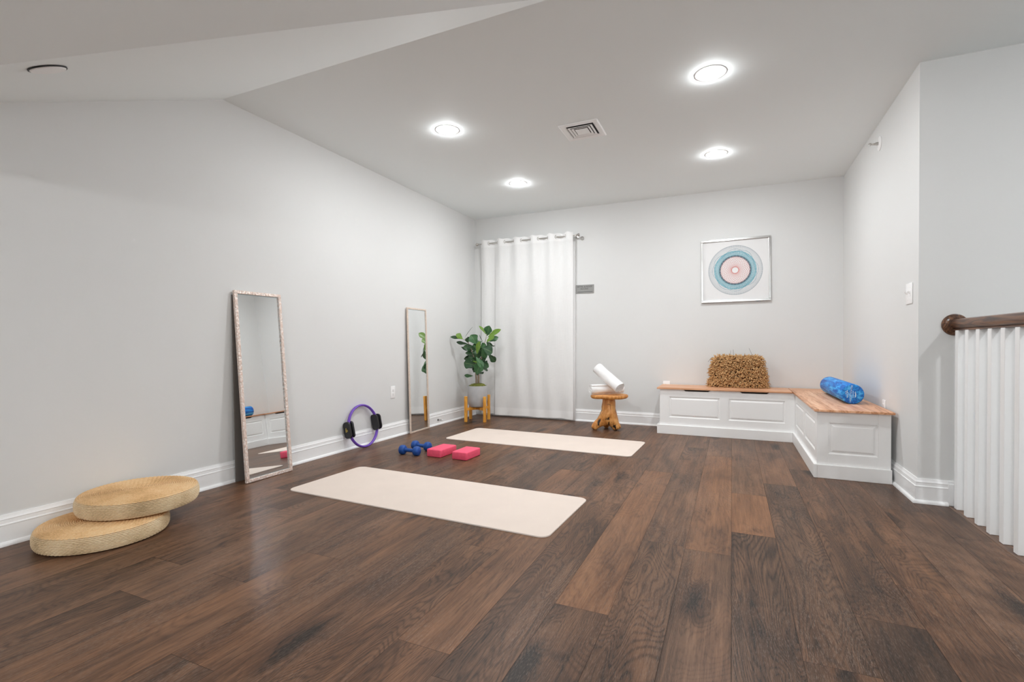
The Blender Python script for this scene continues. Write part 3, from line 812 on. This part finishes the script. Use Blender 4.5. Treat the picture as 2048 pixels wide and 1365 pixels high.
# printing on the end face, turned so it reads from top to bottom, seen from the front
def endM(x, z, dy=-.0008): return Matrix.Translation((x, dy, z)) @ Matrix.Rotation(radians(95), 4, 'Y') @ RX90
text_mesh('PRO-ROLLER.SOFT', .0165, M_whiteink, 'lettering', ro, endM(-.012, .003))
bm = bmesh.new()
for k in range(9): box(bm, .0015, .0065, -.0012, -.0004, .022-k*.0062, .0255-k*.0062)
for k in range(5): box(bm, -.0275, -.0235, -.0012, -.0004, .010-k*.007, .0128-k*.007)
for k in range(4): box(bm, -.0385, -.0340, -.0012, -.0004, .020-k*.0165, .031-k*.0165 + (.004 if k % 2 else 0))
for k in range(2): box(bm, -.0465, -.0430, -.0012, -.0004, .013-k*.015, .022-k*.015)
mesh_obj('lettering', bm, M_whiteink, ro); bm = bmesh.new()
prism(bm, [(.014, -.0004, -.026), (.022, -.0004, -.021), (.024, -.0004, .002), (.019, -.0004, .014), (.021, -.0004, .020), (.0185, -.0004, .023), (.0145, -.0004, .012), (.0175, -.0004, .0)], (0, -.0008, 0))
mesh_obj('emblem', bm, M_whiteink, ro)

# ------------------------------------------------------------------ root stool
st = thing('root_stool', 'small teak root stool holding rolled white towels by the back wall', 'stool', (-1.30, 5.63, 0))
def evaluated(o):
    dg = bpy.context.evaluated_depsgraph_get()
    return bpy.data.meshes.new_from_object(o.evaluated_get(dg))
def skin_mesh(verts, edges, radii, root=0, sub=2):
    me = bpy.data.meshes.new('sk'); me.from_pydata(verts, edges, [])
    o = bpy.data.objects.new('sk', me); COL.objects.link(o)
    sk = o.modifiers.new('s', 'SKIN'); 
    if not me.skin_vertices: me.attributes  # layer is made with the modifier below
    if len(me.skin_vertices) == 0:
        bm = bmesh.new(); bm.from_mesh(me); bm.verts.layers.skin.verify(); bm.to_mesh(me); bm.free()
    for i, v in enumerate(me.skin_vertices[0].data):
        v.radius = (radii[i], radii[i]) if not isinstance(radii[i], tuple) else radii[i]; v.use_root = (i == root)
    s = o.modifiers.new('b', 'SUBSURF'); s.levels = sub; s.render_levels = sub
    m = evaluated(o); bpy.data.objects.remove(o); bpy.data.meshes.remove(me); return m
V = [(0, 0, .39), (0, 0, .30), (0, 0, .21), (.005, 0, .15),
     (-.075, -.045, .10), (-.145, -.085, .035), (-.165, -.098, .0),
     (.055, -.010, .09), (.095, -.015, .035), (.105, -.016, .0),
     (-.02, .055, .09), (-.05, .09, .03), (-.055, .10, .0)]
E_ = [(0, 1), (1, 2), (2, 3), (3, 4), (4, 5), (5, 6), (3, 7), (7, 8), (8, 9), (3, 10), (10, 11), (11, 12)]
Rd = [.086, .080, .092, .098, .060, .044, .036, .064, .052, .048, .05, .035, .03]
me = skin_mesh(V, E_, Rd, 0, 3)
from mathutils import noise as mnoise
for v in me.vertices:
    n_ = mnoise.noise(v.co*14)*.008 + mnoise.noise(v.co*38)*.003
    d = Vector((v.co.x, v.co.y, 0)); 
    if d.length > 1e-4: v.co += d.normalized()*n_
    v.co.z = max(.0, min(v.co.z, .372))
for p in me.polygons: p.use_smooth = True
me.materials.clear(); me.materials.append(M_root); me.name = 'root_base'
link(bpy.data.objects.new('root_base', me), st)
bm = bmesh.new(); n = 72
def slab(z, k):
    return [bm.verts.new(((.196+.016*sin(2*a+.7)+.010*sin(3*a+2)+.006*sin(7*a))*cos(a)*k, (.165+.012*sin(2*a)+.010*sin(5*a+1))*sin(a)*k, z + .006*cos(a)*sin(2*a))) for a in [2*pi*i/n for i in range(n)]]
rs = [slab(.362, .86), slab(.366, .94), slab(.380, 1.0), slab(.397, 1.0), slab(.404, .965), slab(.406, .92)]
for A, B in zip(rs[:-1], rs[1:]):
    for i in range(n): bm.faces.new((A[i], A[(i+1) % n], B[(i+1) % n], B[i]))
bm.faces.new(rs[0][::-1]); bm.faces.new(rs[-1])
mesh_obj('seat', bm, M_root, st, 50)

# ------------------------------------------------------------------ rolled towels
def towel(name, label, p, q, R, turns=3.4, flat_=0.0, seed=1, tail=.5):
    p, q = Vector(p), Vector(q); ax = (q-p); ln = ax.length; ax.normalize()
    upv = Vector((0, 0, 1)); s1 = upv.cross(ax).normalized(); s2 = ax.cross(s1)
    t = thing(name, label, 'towel', p, group='rolled white towels')
    th = R/turns*.90; N = int(turns*30); rg = random.Random(seed)
    bm = bmesh.new(); inner, outer = [], []
    for i in range(N+1):
        a = 2*pi*turns*i/N; r = max(.004, (R-th/2)*(i/N)**.97)
        inner.append((a+tail, max(.002, r-th*.44))); outer.append((a+tail, r+th*.44))
    K = 16
    rings = []
    prof = outer + inner[::-1]
    for k in range(K+1):
        z = ln*k/K; e = min(k, K-k)
        ring = []
        for idx, (a, r) in enumerate(prof):
            wob = 1 + .02*sin(3*a+k*.5) + .012*sin(5*a-k*.9+seed)
            rr = r*wob
            zz = z
            if e == 0:
                zz += (1 if k == 0 else -1)*(.004 + .006*abs(sin(a*1.3+seed))) - (0 if k else .010*(1-r/R)*0)
            ring.append(bm.verts.new((s1*cos(a) + s2*sin(a))*rr + ax*zz))
        rings.append(ring)
    m = len(prof)
    for A, B in zip(rings[:-1], rings[1:]):
        for i in range(m): bm.faces.new((A[i], A[(i+1) % m], B[(i+1) % m], B[i]))
    for ring in (rings[0], rings[-1]):
        no = len(outer)
        for i in range(no-1):
            bm.faces.new((ring[i], ring[i+1], ring[m-2-i], ring[m-1-i]))
    mesh_obj('rolled_cloth', bm, M_towel, t, 55)
    return t
rdir = Vector((cos(yaw), -sin(yaw), 0)).normalized(); fdir = Vector((sin(yaw), cos(yaw), 0))
sc_ = Vector((-1.30, 5.63, 0))
towel('rolled_towel', 'rolled white towel lying flat on the root stool', sc_ + rdir*-.225 - fdir*.045 + Vector((0, 0, .466)), sc_ + rdir*.185 + fdir*.075 + Vector((0, 0, .466)), .060, 3.2, seed=2, tail=1.0)
towel('rolled_towel', 'rolled white towel propped at a slant across the other towel', sc_ + rdir*.096 - fdir*.158 + Vector((0, 0, .484)), sc_ + rdir*-.122 + fdir*.095 + Vector((0, 0, .705)), .077, 3.3, seed=5, tail=2.2)

# ------------------------------------------------------------------ plant and stand
PC = Vector((-2.995, 5.586, 0)); prot = radians(15)
ps = thing('plant_stand', 'four legged orange wood stand under the grey plant pot', 'plant stand', PC, (0, 0, prot))
for sx, sy in ((1, 1), (1, -1), (-1, 1), (-1, -1)):
    bm = bmesh.new(); h = .122
    box(bm, sx*h-.0185, sx*h+.0185, sy*h-.0185, sy*h+.0185, 0, .325, .004, 2); mesh_obj('leg', bm, M_stand, ps)
for k in range(2):
    bm = bmesh.new(); box(bm, -.168, .168, -.014, .014, .145, .178, .002, 1); mesh_obj('cross_bar', bm, M_stand, ps, rot=(0, 0, pi/4 + k*pi/2))
pl = thing('potted_fig', 'fiddle leaf fig in a grey pot beside the curtain', 'plant', (PC.x, PC.y, .1785))
bm = bmesh.new(); lathe(bm, [(0, 0), (.075, 0), (.105, .012), (.122, .045), (.128, .10), (.130, .272), (.128, .275), (.120, .275), (.118, .25), (0, .25)], 56); mesh_obj('pot', bm, M_concrete, pl, 40)
bm = bmesh.new(); rg = random.Random(5)
lathe(bm, [(.117, .252), (.110, .266), (.08, .292), (.04, .300), (0, .303)], 28)
for v in bm.verts: v.co += Vector((rg.uniform(-1, 1), rg.uniform(-1, 1), rg.uniform(-.6, 1)))*.007*(1 if v.co.xy.length < .112 else .2)
for i in range(520):
    a = rg.uniform(0, 2*pi); r = .108*sqrt(rg.random()); p = Vector((r*cos(a), r*sin(a), .292-.032*(r/.108)**2))
    d = Vector((cos(a)*.4 + rg.uniform(-.8, .8), sin(a)*.4+rg.uniform(-.8, .8), rg.uniform(.3, 1))).normalized()
    tube(bm, [p, p+d*.010, p+d*.018+Vector((rg.uniform(-.006, .006), rg.uniform(-.006, .006), 0))], .002, 4, 0, True, [.0028, .002, .0008])
o = mesh_obj('moss', bm, M_moss, pl); o['kind'] = 'stuff'
K_ = .000654
def lp(px, py, dep=0): return rdir*((px-650)*K_) + fdir*dep + Vector((0, 0, .295 + (1280-py)*K_))
bm = bmesh.new()
tube(bm, [lp(625, 1290), lp(628, 1200, .01), lp(622, 1090, .0), lp(630, 960, -.01), lp(640, 800, 0), lp(655, 640, .01), lp(680, 520, .02)], .01, 10, 0, True, [.013, .012, .012, .010, .008, .006, .004])
tube(bm, [lp(668, 1290, .02), lp(672, 1180, .015), lp(668, 1080, .01), lp(700, 900, .02), (lp(740, 700, .03)), lp(780, 520, .03), lp(820, 380, .02), lp(830, 290, .02)], .01, 10, 0, True, [.013, .013, .012, .010, .008, .006, .004, .003])
tube(bm, [lp(630, 960, -.01), lp(600, 800, -.03), lp(540, 600, -.05), lp(470, 450, -.06), lp(385, 395, -.06)], .006, 8, 0, True, [.008, .007, .006, .004, .003])
mesh_obj('trunk', bm, M_trunk, pl, 'all')
LEAVES = [(375,385,140,345,60,0,.0,-.06),(375,395,255,300,110,2,-.3,-.06),(405,385,545,150,42,0,1.1,-.06),(640,490,545,320,180,1,.1,-.10),(480,490,240,455,62,0,.6,-.05),
 (640,590,395,540,112,1,.4,-.02),(570,640,330,560,58,0,.8,.02),(590,690,425,655,95,0,.3,-.05),(820,300,690,125,62,2,.5,.02),(840,330,880,140,150,1,.2,.05),
 (850,360,1095,205,105,2,.2,.0),(830,460,980,325,90,2,.3,-.05),(850,440,1055,355,92,1,.3,.05),(775,480,675,312,24,0,1.25,.04),(760,560,950,650,200,0,.1,-.12),(850,560,900,465,120,0,.3,.08),
 (760,570,815,770,110,1,.5,-.13),(870,695,1000,845,112,0,.3,.02),(650,740,395,785,105,0,.4,.04),(640,740,770,940,118,1,.3,-.13),(610,900,395,860,175,0,.3,-.08),(600,960,420,930,150,0,.6,-.02),
 (640,1080,720,870,190,1,.15,-.12),(700,890,870,935,160,1,.4,.0),(720,970,850,1010,100,0,.5,.03),(690,1050,755,1075,85,0,.5,.04),(570,1115,392,1115,62,1,.6,-.03),(560,740,650,850,130,2,.5,-.02),
 (650,700,700,450,92,2,.4,-.10),(690,640,760,560,130,0,.4,.04),(640,560,560,500,120,0,.4,.08),(620,650,560,760,120,0,.5,.08),(700,760,800,800,150,0,.3,.05),(560,600,600,520,90,1,.4,-.03),
 (690,820,760,870,150,0,.2,.07),(480,470,450,380,70,1,.5,-.05),(700,600,640,760,110,0,.6,.10),(900,530,990,530,22,0,1.2,.03),(690,500,720,430,60,1,.5,.0),(580,870,620,980,130,0,.3,.06),(610,1000,700,1050,150,0,.2,-.08),(600,780,470,740,120,0,.4,-.06),(660,700,600,600,150,0,.2,-.05),(720,560,820,500,110,1,.3,-.04),(740,700,830,640,130,0,.2,.02),(560,520,470,560,110,0,.3,-.08),(640,850,560,780,120,0,.3,-.02),(760,860,840,900,140,0,.3,-.06),(680,420,640,500,120,1,.3,.05),(540,950,640,1010,120,0,.5,.04),(700,780,640,700,110,0,.4,-.09),(430,430,520,370,80,0,.5,.02)]
bm = bmesh.new(); uvl = bm.loops.layers.uv.new('UVMap'); rg = random.Random(9)
for x0, y0, x1, y1, w, m_, tw, dep in LEAVES:
    tipd = dep + rg.uniform(-.06, .05)
    A, B = lp(x0, y0, dep), lp(x1, y1, tipd)
    Tn = (B-A); ln = Tn.length*1.05; Tn.normalize()
    Nn = (-fdir + Vector((0, 0, .45))); Nn = (Nn - Tn*Nn.dot(Tn)).normalized()
    Nn = (Matrix.Rotation(tw*rg.choice((-1, 1)), 3, Tn) @ Nn)
    Sd = Tn.cross(Nn).normalized(); wd = w*K_/2*1.22; B = A + (B-A)*1.06
    rows = []
    NL, NW = 11, 6
    for i in range(NL+1):
        s = i/NL
        prof = .06 if s < .06 else (sin(pi*min(1, (s-.03)/.97)**1.25)**.75)*(1 - .22*math.exp(-((s-.40)/.13)**2)) if s < 1 else .02
        row = []
        for j in range(NW+1):
            u = j/NW*2-1
            wav = .05*sin(9*s + 2*u + dep*90)*abs(u)
            p = A + Tn*(s*ln) + Sd*(u*wd*prof) + Nn*(-.16*ln*(s-.3)**2 + wd*(.22*abs(u)**1.5 + wav*1.3)*prof)
            row.append(bm.verts.new(p))
        rows.append(row)
    for i in range(NL):
        for j in range(NW):
            f = bm.faces.new((rows[i][j], rows[i+1][j], rows[i+1][j+1], rows[i][j+1])); f.material_index = m_
            for lpx, (ii, jj) in zip(f.loops, ((i, j), (i+1, j), (i+1, j+1), (i, j+1))): lpx[uvl].uv = (jj/NW, ii/NL)
lx = [v for v in bm.verts]
for v in lx:
    wx = v.co.x + PC.x
    if wx < LX+.012: v.co.x = LX+.012-PC.x
mesh_obj('foliage', bm, [M_leafd, M_leafm, M_leafb], pl, 'all')

# ------------------------------------------------------------------ leaning mirrors
def mirror(label, loc, rz, tilt, w, h, fwid, fmat, dpt):
    t = thing('leaning_mirror', label, 'mirror', loc, (0, -tilt, rz))
    # local: x out of the wall, y width, z height, pivot at the back lower edge
    bm = bmesh.new()
    for a, b, c, d in ((-w/2, w/2, 0, fwid), (-w/2, w/2, h-fwid, h), (-w/2, -w/2+fwid, fwid, h-fwid), (w/2-fwid, w/2, fwid, h-fwid)):
        box(bm, 0, dpt, a, b, c, d, .003, 2)
    mesh_obj('frame', bm, fmat, t)
    bm = bmesh.new(); yy, zz = w/2-fwid+.002, h-fwid+.002
    box(bm, dpt*.30, dpt*.45, -yy+.007, yy-.007, fwid+.005, zz-.007); mesh_obj('glass', bm, M_mirror, t)
    bm = bmesh.new()
    for a, b, c, d in ((-yy, -yy+.007, fwid-.002, zz), (yy-.007, yy, fwid-.002, zz), (-yy+.007, yy-.007, fwid-.002, fwid+.005), (-yy+.007, yy-.007, zz-.007, zz)):
        box(bm, dpt*.30, dpt*.46, a, b, c, d)
    mesh_obj('bevelled_edge', bm, M_mirroredge, t)
    bm = bmesh.new(); box(bm, .0005, dpt*.28, -w/2+.006, w/2-.006, .006, h-.006); mesh_obj('backing', bm, M_back, t)
    return t
h1 = 1.392
tm = mirror('wide leaning mirror with sparkly textured frame beside the straw cushions', (-3.172, 2.606, 0), radians(0), math.asin(.119/1.39), .400, h1, .024, M_frame, .022)
mirror('narrow leaning mirror with plain champagne frame beside the potted fig', (-3.253, 4.667, 0), radians(2.0), math.asin(.040/1.40), .392, 1.40, .019, M_champagne, .015)

# dark fold-out board at the back of the wide mirror, standing against the wall
bm = bmesh.new(); q = [(-3.2672, 0.001), (-3.2622, 0.001), (-3.2932, 1.355), (-3.2972, 1.355)]
prism(bm, [(a, 2.402, b) for a, b in q], (0, .40, 0))
bpy.context.view_layer.update(); bm.transform(tm.matrix_world.inverted())
mesh_obj('stand_board', bm, M_back, tm)

# ------------------------------------------------------------------ exercise ring
rg_ = thing('exercise_ring', 'purple pilates ring with black grips leaning on left wall', 'exercise ring', (-3.212, 3.725, 0), (0, -math.asin(.064/.40), 0))
R_ = .198; RC = Vector((0, 0, R_+.0105))
bm = bmesh.new(); n, m = 96, 12
VV = [[bm.verts.new(RC + Vector((.0160*sin(2*pi*j/m), (R_+.0105*cos(2*pi*j/m))*cos(2*pi*i/n), (R_+.0105*cos(2*pi*j/m))*sin(2*pi*i/n)))) for j in range(m)] for i in range(n)]
for i in range(n):
    for j in range(m): bm.faces.new((VV[i][j], VV[(i+1) % n][j], VV[(i+1) % n][(j+1) % m], VV[i][(j+1) % m]))
mesh_obj('band', bm, M_purple, rg_, 'all')
for sgn in (-1, 1):
    # grip: pads inside and outside the band
    bm = bmesh.new(); ang = radians(3)
    base = Matrix.Translation(RC) @ Matrix.Rotation(ang, 4, 'X')
    for r_, th in ((R_+.0215, .009), (R_-.0215, .009)):
        pts = rounded_rect(0, 0, .040, .078, .030, 8)
        vs0 = [bm.verts.new(base @ Vector((a, sgn*(r_-th - (abs(b)/.077)**2*.004), b))) for a, b in pts]
        vs1 = [bm.verts.new(base @ Vector((a*.94, sgn*(r_+th - (abs(b)/.077)**2*.006), b*.97))) for a, b in pts]
        nn = len(pts)
        for i in range(nn): bm.faces.new((vs0[i], vs0[(i+1) % nn], vs1[(i+1) % nn], vs1[i]))
        bm.faces.new(vs0[::-1]); bm.faces.new(vs1)
    box_ = bmesh.new(); box(box_, -.024, .024, sgn*R_-.014, sgn*R_+.014, -.048, .048, .004, 2); box_.transform(base)
    me_ = bpy.data.meshes.new('tmp'); box_.to_mesh(me_); box_.free(); bm.from_mesh(me_); bpy.data.meshes.remove(me_)
    g_ = mesh_obj('grip', bm, M_black, rg_, 30)
    if sgn < 0:
        bm = bmesh.new()
        Me = base @ Matrix.Translation((.0295, sgn*R_-.008, .006))
        torus(bm, .009, .0022, Me @ Matrix.Translation((0, -.002, -.004)) @ Matrix.Rotation(pi/2, 4, 'Y') @ Matrix.Scale(.25, 4, (0, 0, 1)), 20, 6)
        tube(bm, [Me @ Vector((0, .010, .022)), Me @ Vector((0, .008, .006)), Me @ Vector((0, .010, -.020))], .0028, 6)
        bm.free()
        bm = bmesh.new()
        Me = base @ Matrix.Translation((0, sgn*(R_+.0308), .004)) @ Matrix.Rotation(0, 4, 'Z')
        torus(bm, .0085, .0022, Me @ Matrix.Translation((.004, 0, -.006)) @ Matrix.Rotation(pi/2, 4, 'X') @ Matrix.Scale(.3, 4, (0, 0, 1)), 20, 6)
        tube(bm, [Me @ Vector((-.001, 0, .020)), Me @ Vector((-.006, 0, .008)), Me @ Vector((-.008, 0, -.020))], .0026, 6)
        mesh_obj('emblem', bm, M_gold, g_)

# ------------------------------------------------------------------ dumbbells, blocks, mats
db = thing('dumbbell', 'blue dumbbell in front, nearer the left wall, beside the pink blocks', 'dumbbell', (-2.632, 3.624, .0415), (0, 0, radians(1.5)), 'blue dumbbells')
bm = bmesh.new(); tube(bm, [(-.05, 0, 0), (0, 0, 0), (.05, 0, 0)], .0165, 20, radii=[.0175, .0160, .0175]); mesh_obj('handle', bm, M_blue, db, 40)
for s in (-1, 1):
    bm = bmesh.new()
    lathe(bm, [(.016, .044), (.031, .046), (.0395, .053), (.0425, .062), (.0425, .086), (.0395, .095), (.030, .1015), (0, .1025)], 10, Matrix.Rotation(s*pi/2, 4, 'Y') @ Matrix.Rotation(pi/10, 4, 'Z'))
    for v in bm.verts: v.co.z = max(v.co.z, -.041)
    mesh_obj('weight_head', bm, M_blue, db, 50)
clone(db, (-2.650, 3.832, .0415), (0, 0, radians(-5)), 'blue dumbbell behind, half hidden by the left pink block')

def yoga_block(label, loc, rz, ln):
    bm = bmesh.new(); box(bm, -.074, .074, -ln/2, ln/2, 0, .0685, .010, 3)
    o = mesh_obj('yoga_block', bm, M_pink, None, 40, loc, (0, 0, rz))
    tag(o, label, 'yoga block', 'pink foam yoga blocks'); return o
yoga_block('pink foam yoga block touching the rear blue dumbbell', (-2.380, 3.760, 0), radians(-2.5), .258)
yoga_block('pink foam yoga block standing free to the right of the other', (-2.124, 3.752, 0), radians(-2.0), .242)

def yoga_mat(label, loc, rz, hx, hy):
    bm = bmesh.new(); pts = rounded_rect(0, 0, hx, hy, .055, 8); n = len(pts)
    R0 = [bm.verts.new((a, b, 0)) for a, b in pts]; R1 = [bm.verts.new((a, b, .0055)) for a, b in pts]
    R2 = [bm.verts.new((a*(1-.0015/hx), b*(1-.0015/hy), .007)) for a, b in pts]
    for i in range(n):
        bm.faces.new((R0[i], R0[(i+1) % n], R1[(i+1) % n], R1[i])).material_index = 1
        bm.faces.new((R1[i], R1[(i+1) % n], R2[(i+1) % n], R2[i]))
    bm.faces.new(R2); bm.faces.new(R0[::-1])
    o = mesh_obj('yoga_mat', bm, [M_mat, M_matedge], None, None, loc, (0, 0, rz))
    tag(o, label, 'yoga mat', 'beige yoga mats'); return o
yoga_mat('pale beige yoga mat laid nearest the camera', (-1.798, 2.727, .0005), radians(-2.0), .952, .352)
yoga_mat('pale beige yoga mat laid farther back, between the pink blocks and the stool', (-1.763, 4.700, .0005), radians(-1.7), .970, .352)

# ------------------------------------------------------------------ straw floor cushions
def pouf(label, loc, seed):
    t = thing('straw_cushion', label, 'floor cushion', loc, (0, 0, seed), 'round straw floor cushions')
    R, H = .276, .100; n = 420
    def braid(bm, prof, rows_phase):
        rings = []
        for r, z, k, nr, nz, amp in prof:
            ring = []
            for i in range(n):
                a = 2*pi*i/n
                tw = sin(a*(84 if nr > .9 else max(6, int(84*r/R))) + (k % 2)*pi)
                d = amp*(.62 + .38*tw)
                w = 1 + .004*sin(3*a+seed)
                ring.append(bm.verts.new(((r*w + nr*d)*cos(a), (r*w + nr*d)*sin(a), z + nz*d)))
            rings.append(ring)
        for A, B in zip(rings[:-1], rings[1:]):
            for i in range(n): bm.faces.new((A[i], A[(i+1) % n], B[(i+1) % n], B[i]))
        return rings
    side = []; rows = 11
    for k in range(rows):
        z0 = .006 + (H-.018)*k/rows; hz = (H-.018)/rows
        b = R - .012*(abs((k+.5)/rows*2-1)**3.)
        side += [(b-.0075, z0+hz*.02, k, 1, 0, .0004), (b-.001, z0+hz*.26, k, 1, 0, .004), (b, z0+hz*.5, k, 1, 0, .0048), (b-.001, z0+hz*.76, k, 1, 0, .004)]
    bm = bmesh.new(); rr = braid(bm, [(R-.03, .0, 0, 0, 0, 0)] + side, 0)
    bm.faces.new(rr[0][::-1])
    mesh_obj('woven_side', bm, M_straw, t, 'all')
    bm = bmesh.new(); top = []; rings_ = 30
    for k in range(rings_):
        r1 = R - .007 - (R-.010)*k/rings_; w = (R-.010)/rings_
        zz = H - .013*((r1/R)**10)
        top += [(r1, zz-.0052, k, 0, 1, .0003), (r1-w*.3, zz-.002, k, 0, 1, .0032), (r1-w*.55, zz-.0015, k, 0, 1, .0036), (r1-w*.8, zz-.002, k, 0, 1, .0030)]
    rr = braid(bm, [(R-.004, H-.016, 0, 0, 0, 0)] + [p for p in top if p[0] > .004], 0)
    bm.faces.new(rr[-1])
    mesh_obj('woven_top', bm, M_strawt, t, 'all')
    return t
pouf('round straw floor cushion on the floor under another one', (-2.988, 1.458, 0), 0.3)
pouf('round straw floor cushion on top of the other by the left wall', (-3.005, 1.635, .1035), 1.4)

# ------------------------------------------------------------------ stair railing
ra = thing('stair_railing', 'white balustrade with dark stained wood handrail by the stairwell', 'railing', (1.243, 0, 0))
YE = .7
prof = [(-.020, 1.071), (.020, 1.071), (.020, 1.078), (.016, 1.082), (.027, 1.090), (.032, 1.103), (.031, 1.120), (.024, 1.134), (.010, 1.140), (-.010, 1.140), (-.024, 1.134), (-.031, 1.120), (-.032, 1.103), (-.027, 1.090), (-.016, 1.082), (-.020, 1.078)]
bm = bmesh.new(); prism(bm, [(a, YE, z) for a, z in prof], (0, RY-.022-YE, 0)); mesh_obj('handrail', bm, M_rail, ra, 35)
bm = bmesh.new(); lathe(bm, [(0, .024), (.044, .024), (.050, .018), (.053, .014), (.064, .010), (.066, .004), (.066, 0), (0, 0)], 40, Matrix.Translation((-.006, RY, 1.106)) @ Matrix.Rotation(pi/2, 4, 'X')); mesh_obj('rosette', bm, M_rail, ra, 35)
y = 3.735
while y > YE:
    bm = bmesh.new(); box(bm, -.0205, .0205, y, y+.041, .0005, 1.0715, .002, 1); mesh_obj('baluster', bm, M_trim, ra); y -= .1365

# ------------------------------------------------------------------ world and output
w = bpy.data.worlds.new('world'); S.world = w; w.use_nodes = True
w.node_tree.nodes['Background'].inputs[0].default_value = (.5, .5, .5, 1); w.node_tree.nodes['Background'].inputs[1].default_value = .05
S.view_settings.view_transform = 'Standard'; S.view_settings.look = 'None'; S.view_settings.gamma = 1; S.view_settings.use_curve_mapping = False
S.view_settings.exposure = 2.93
S.cycles.max_bounces = 12; S.cycles.diffuse_bounces = 8
S.cycles.use_denoising = True
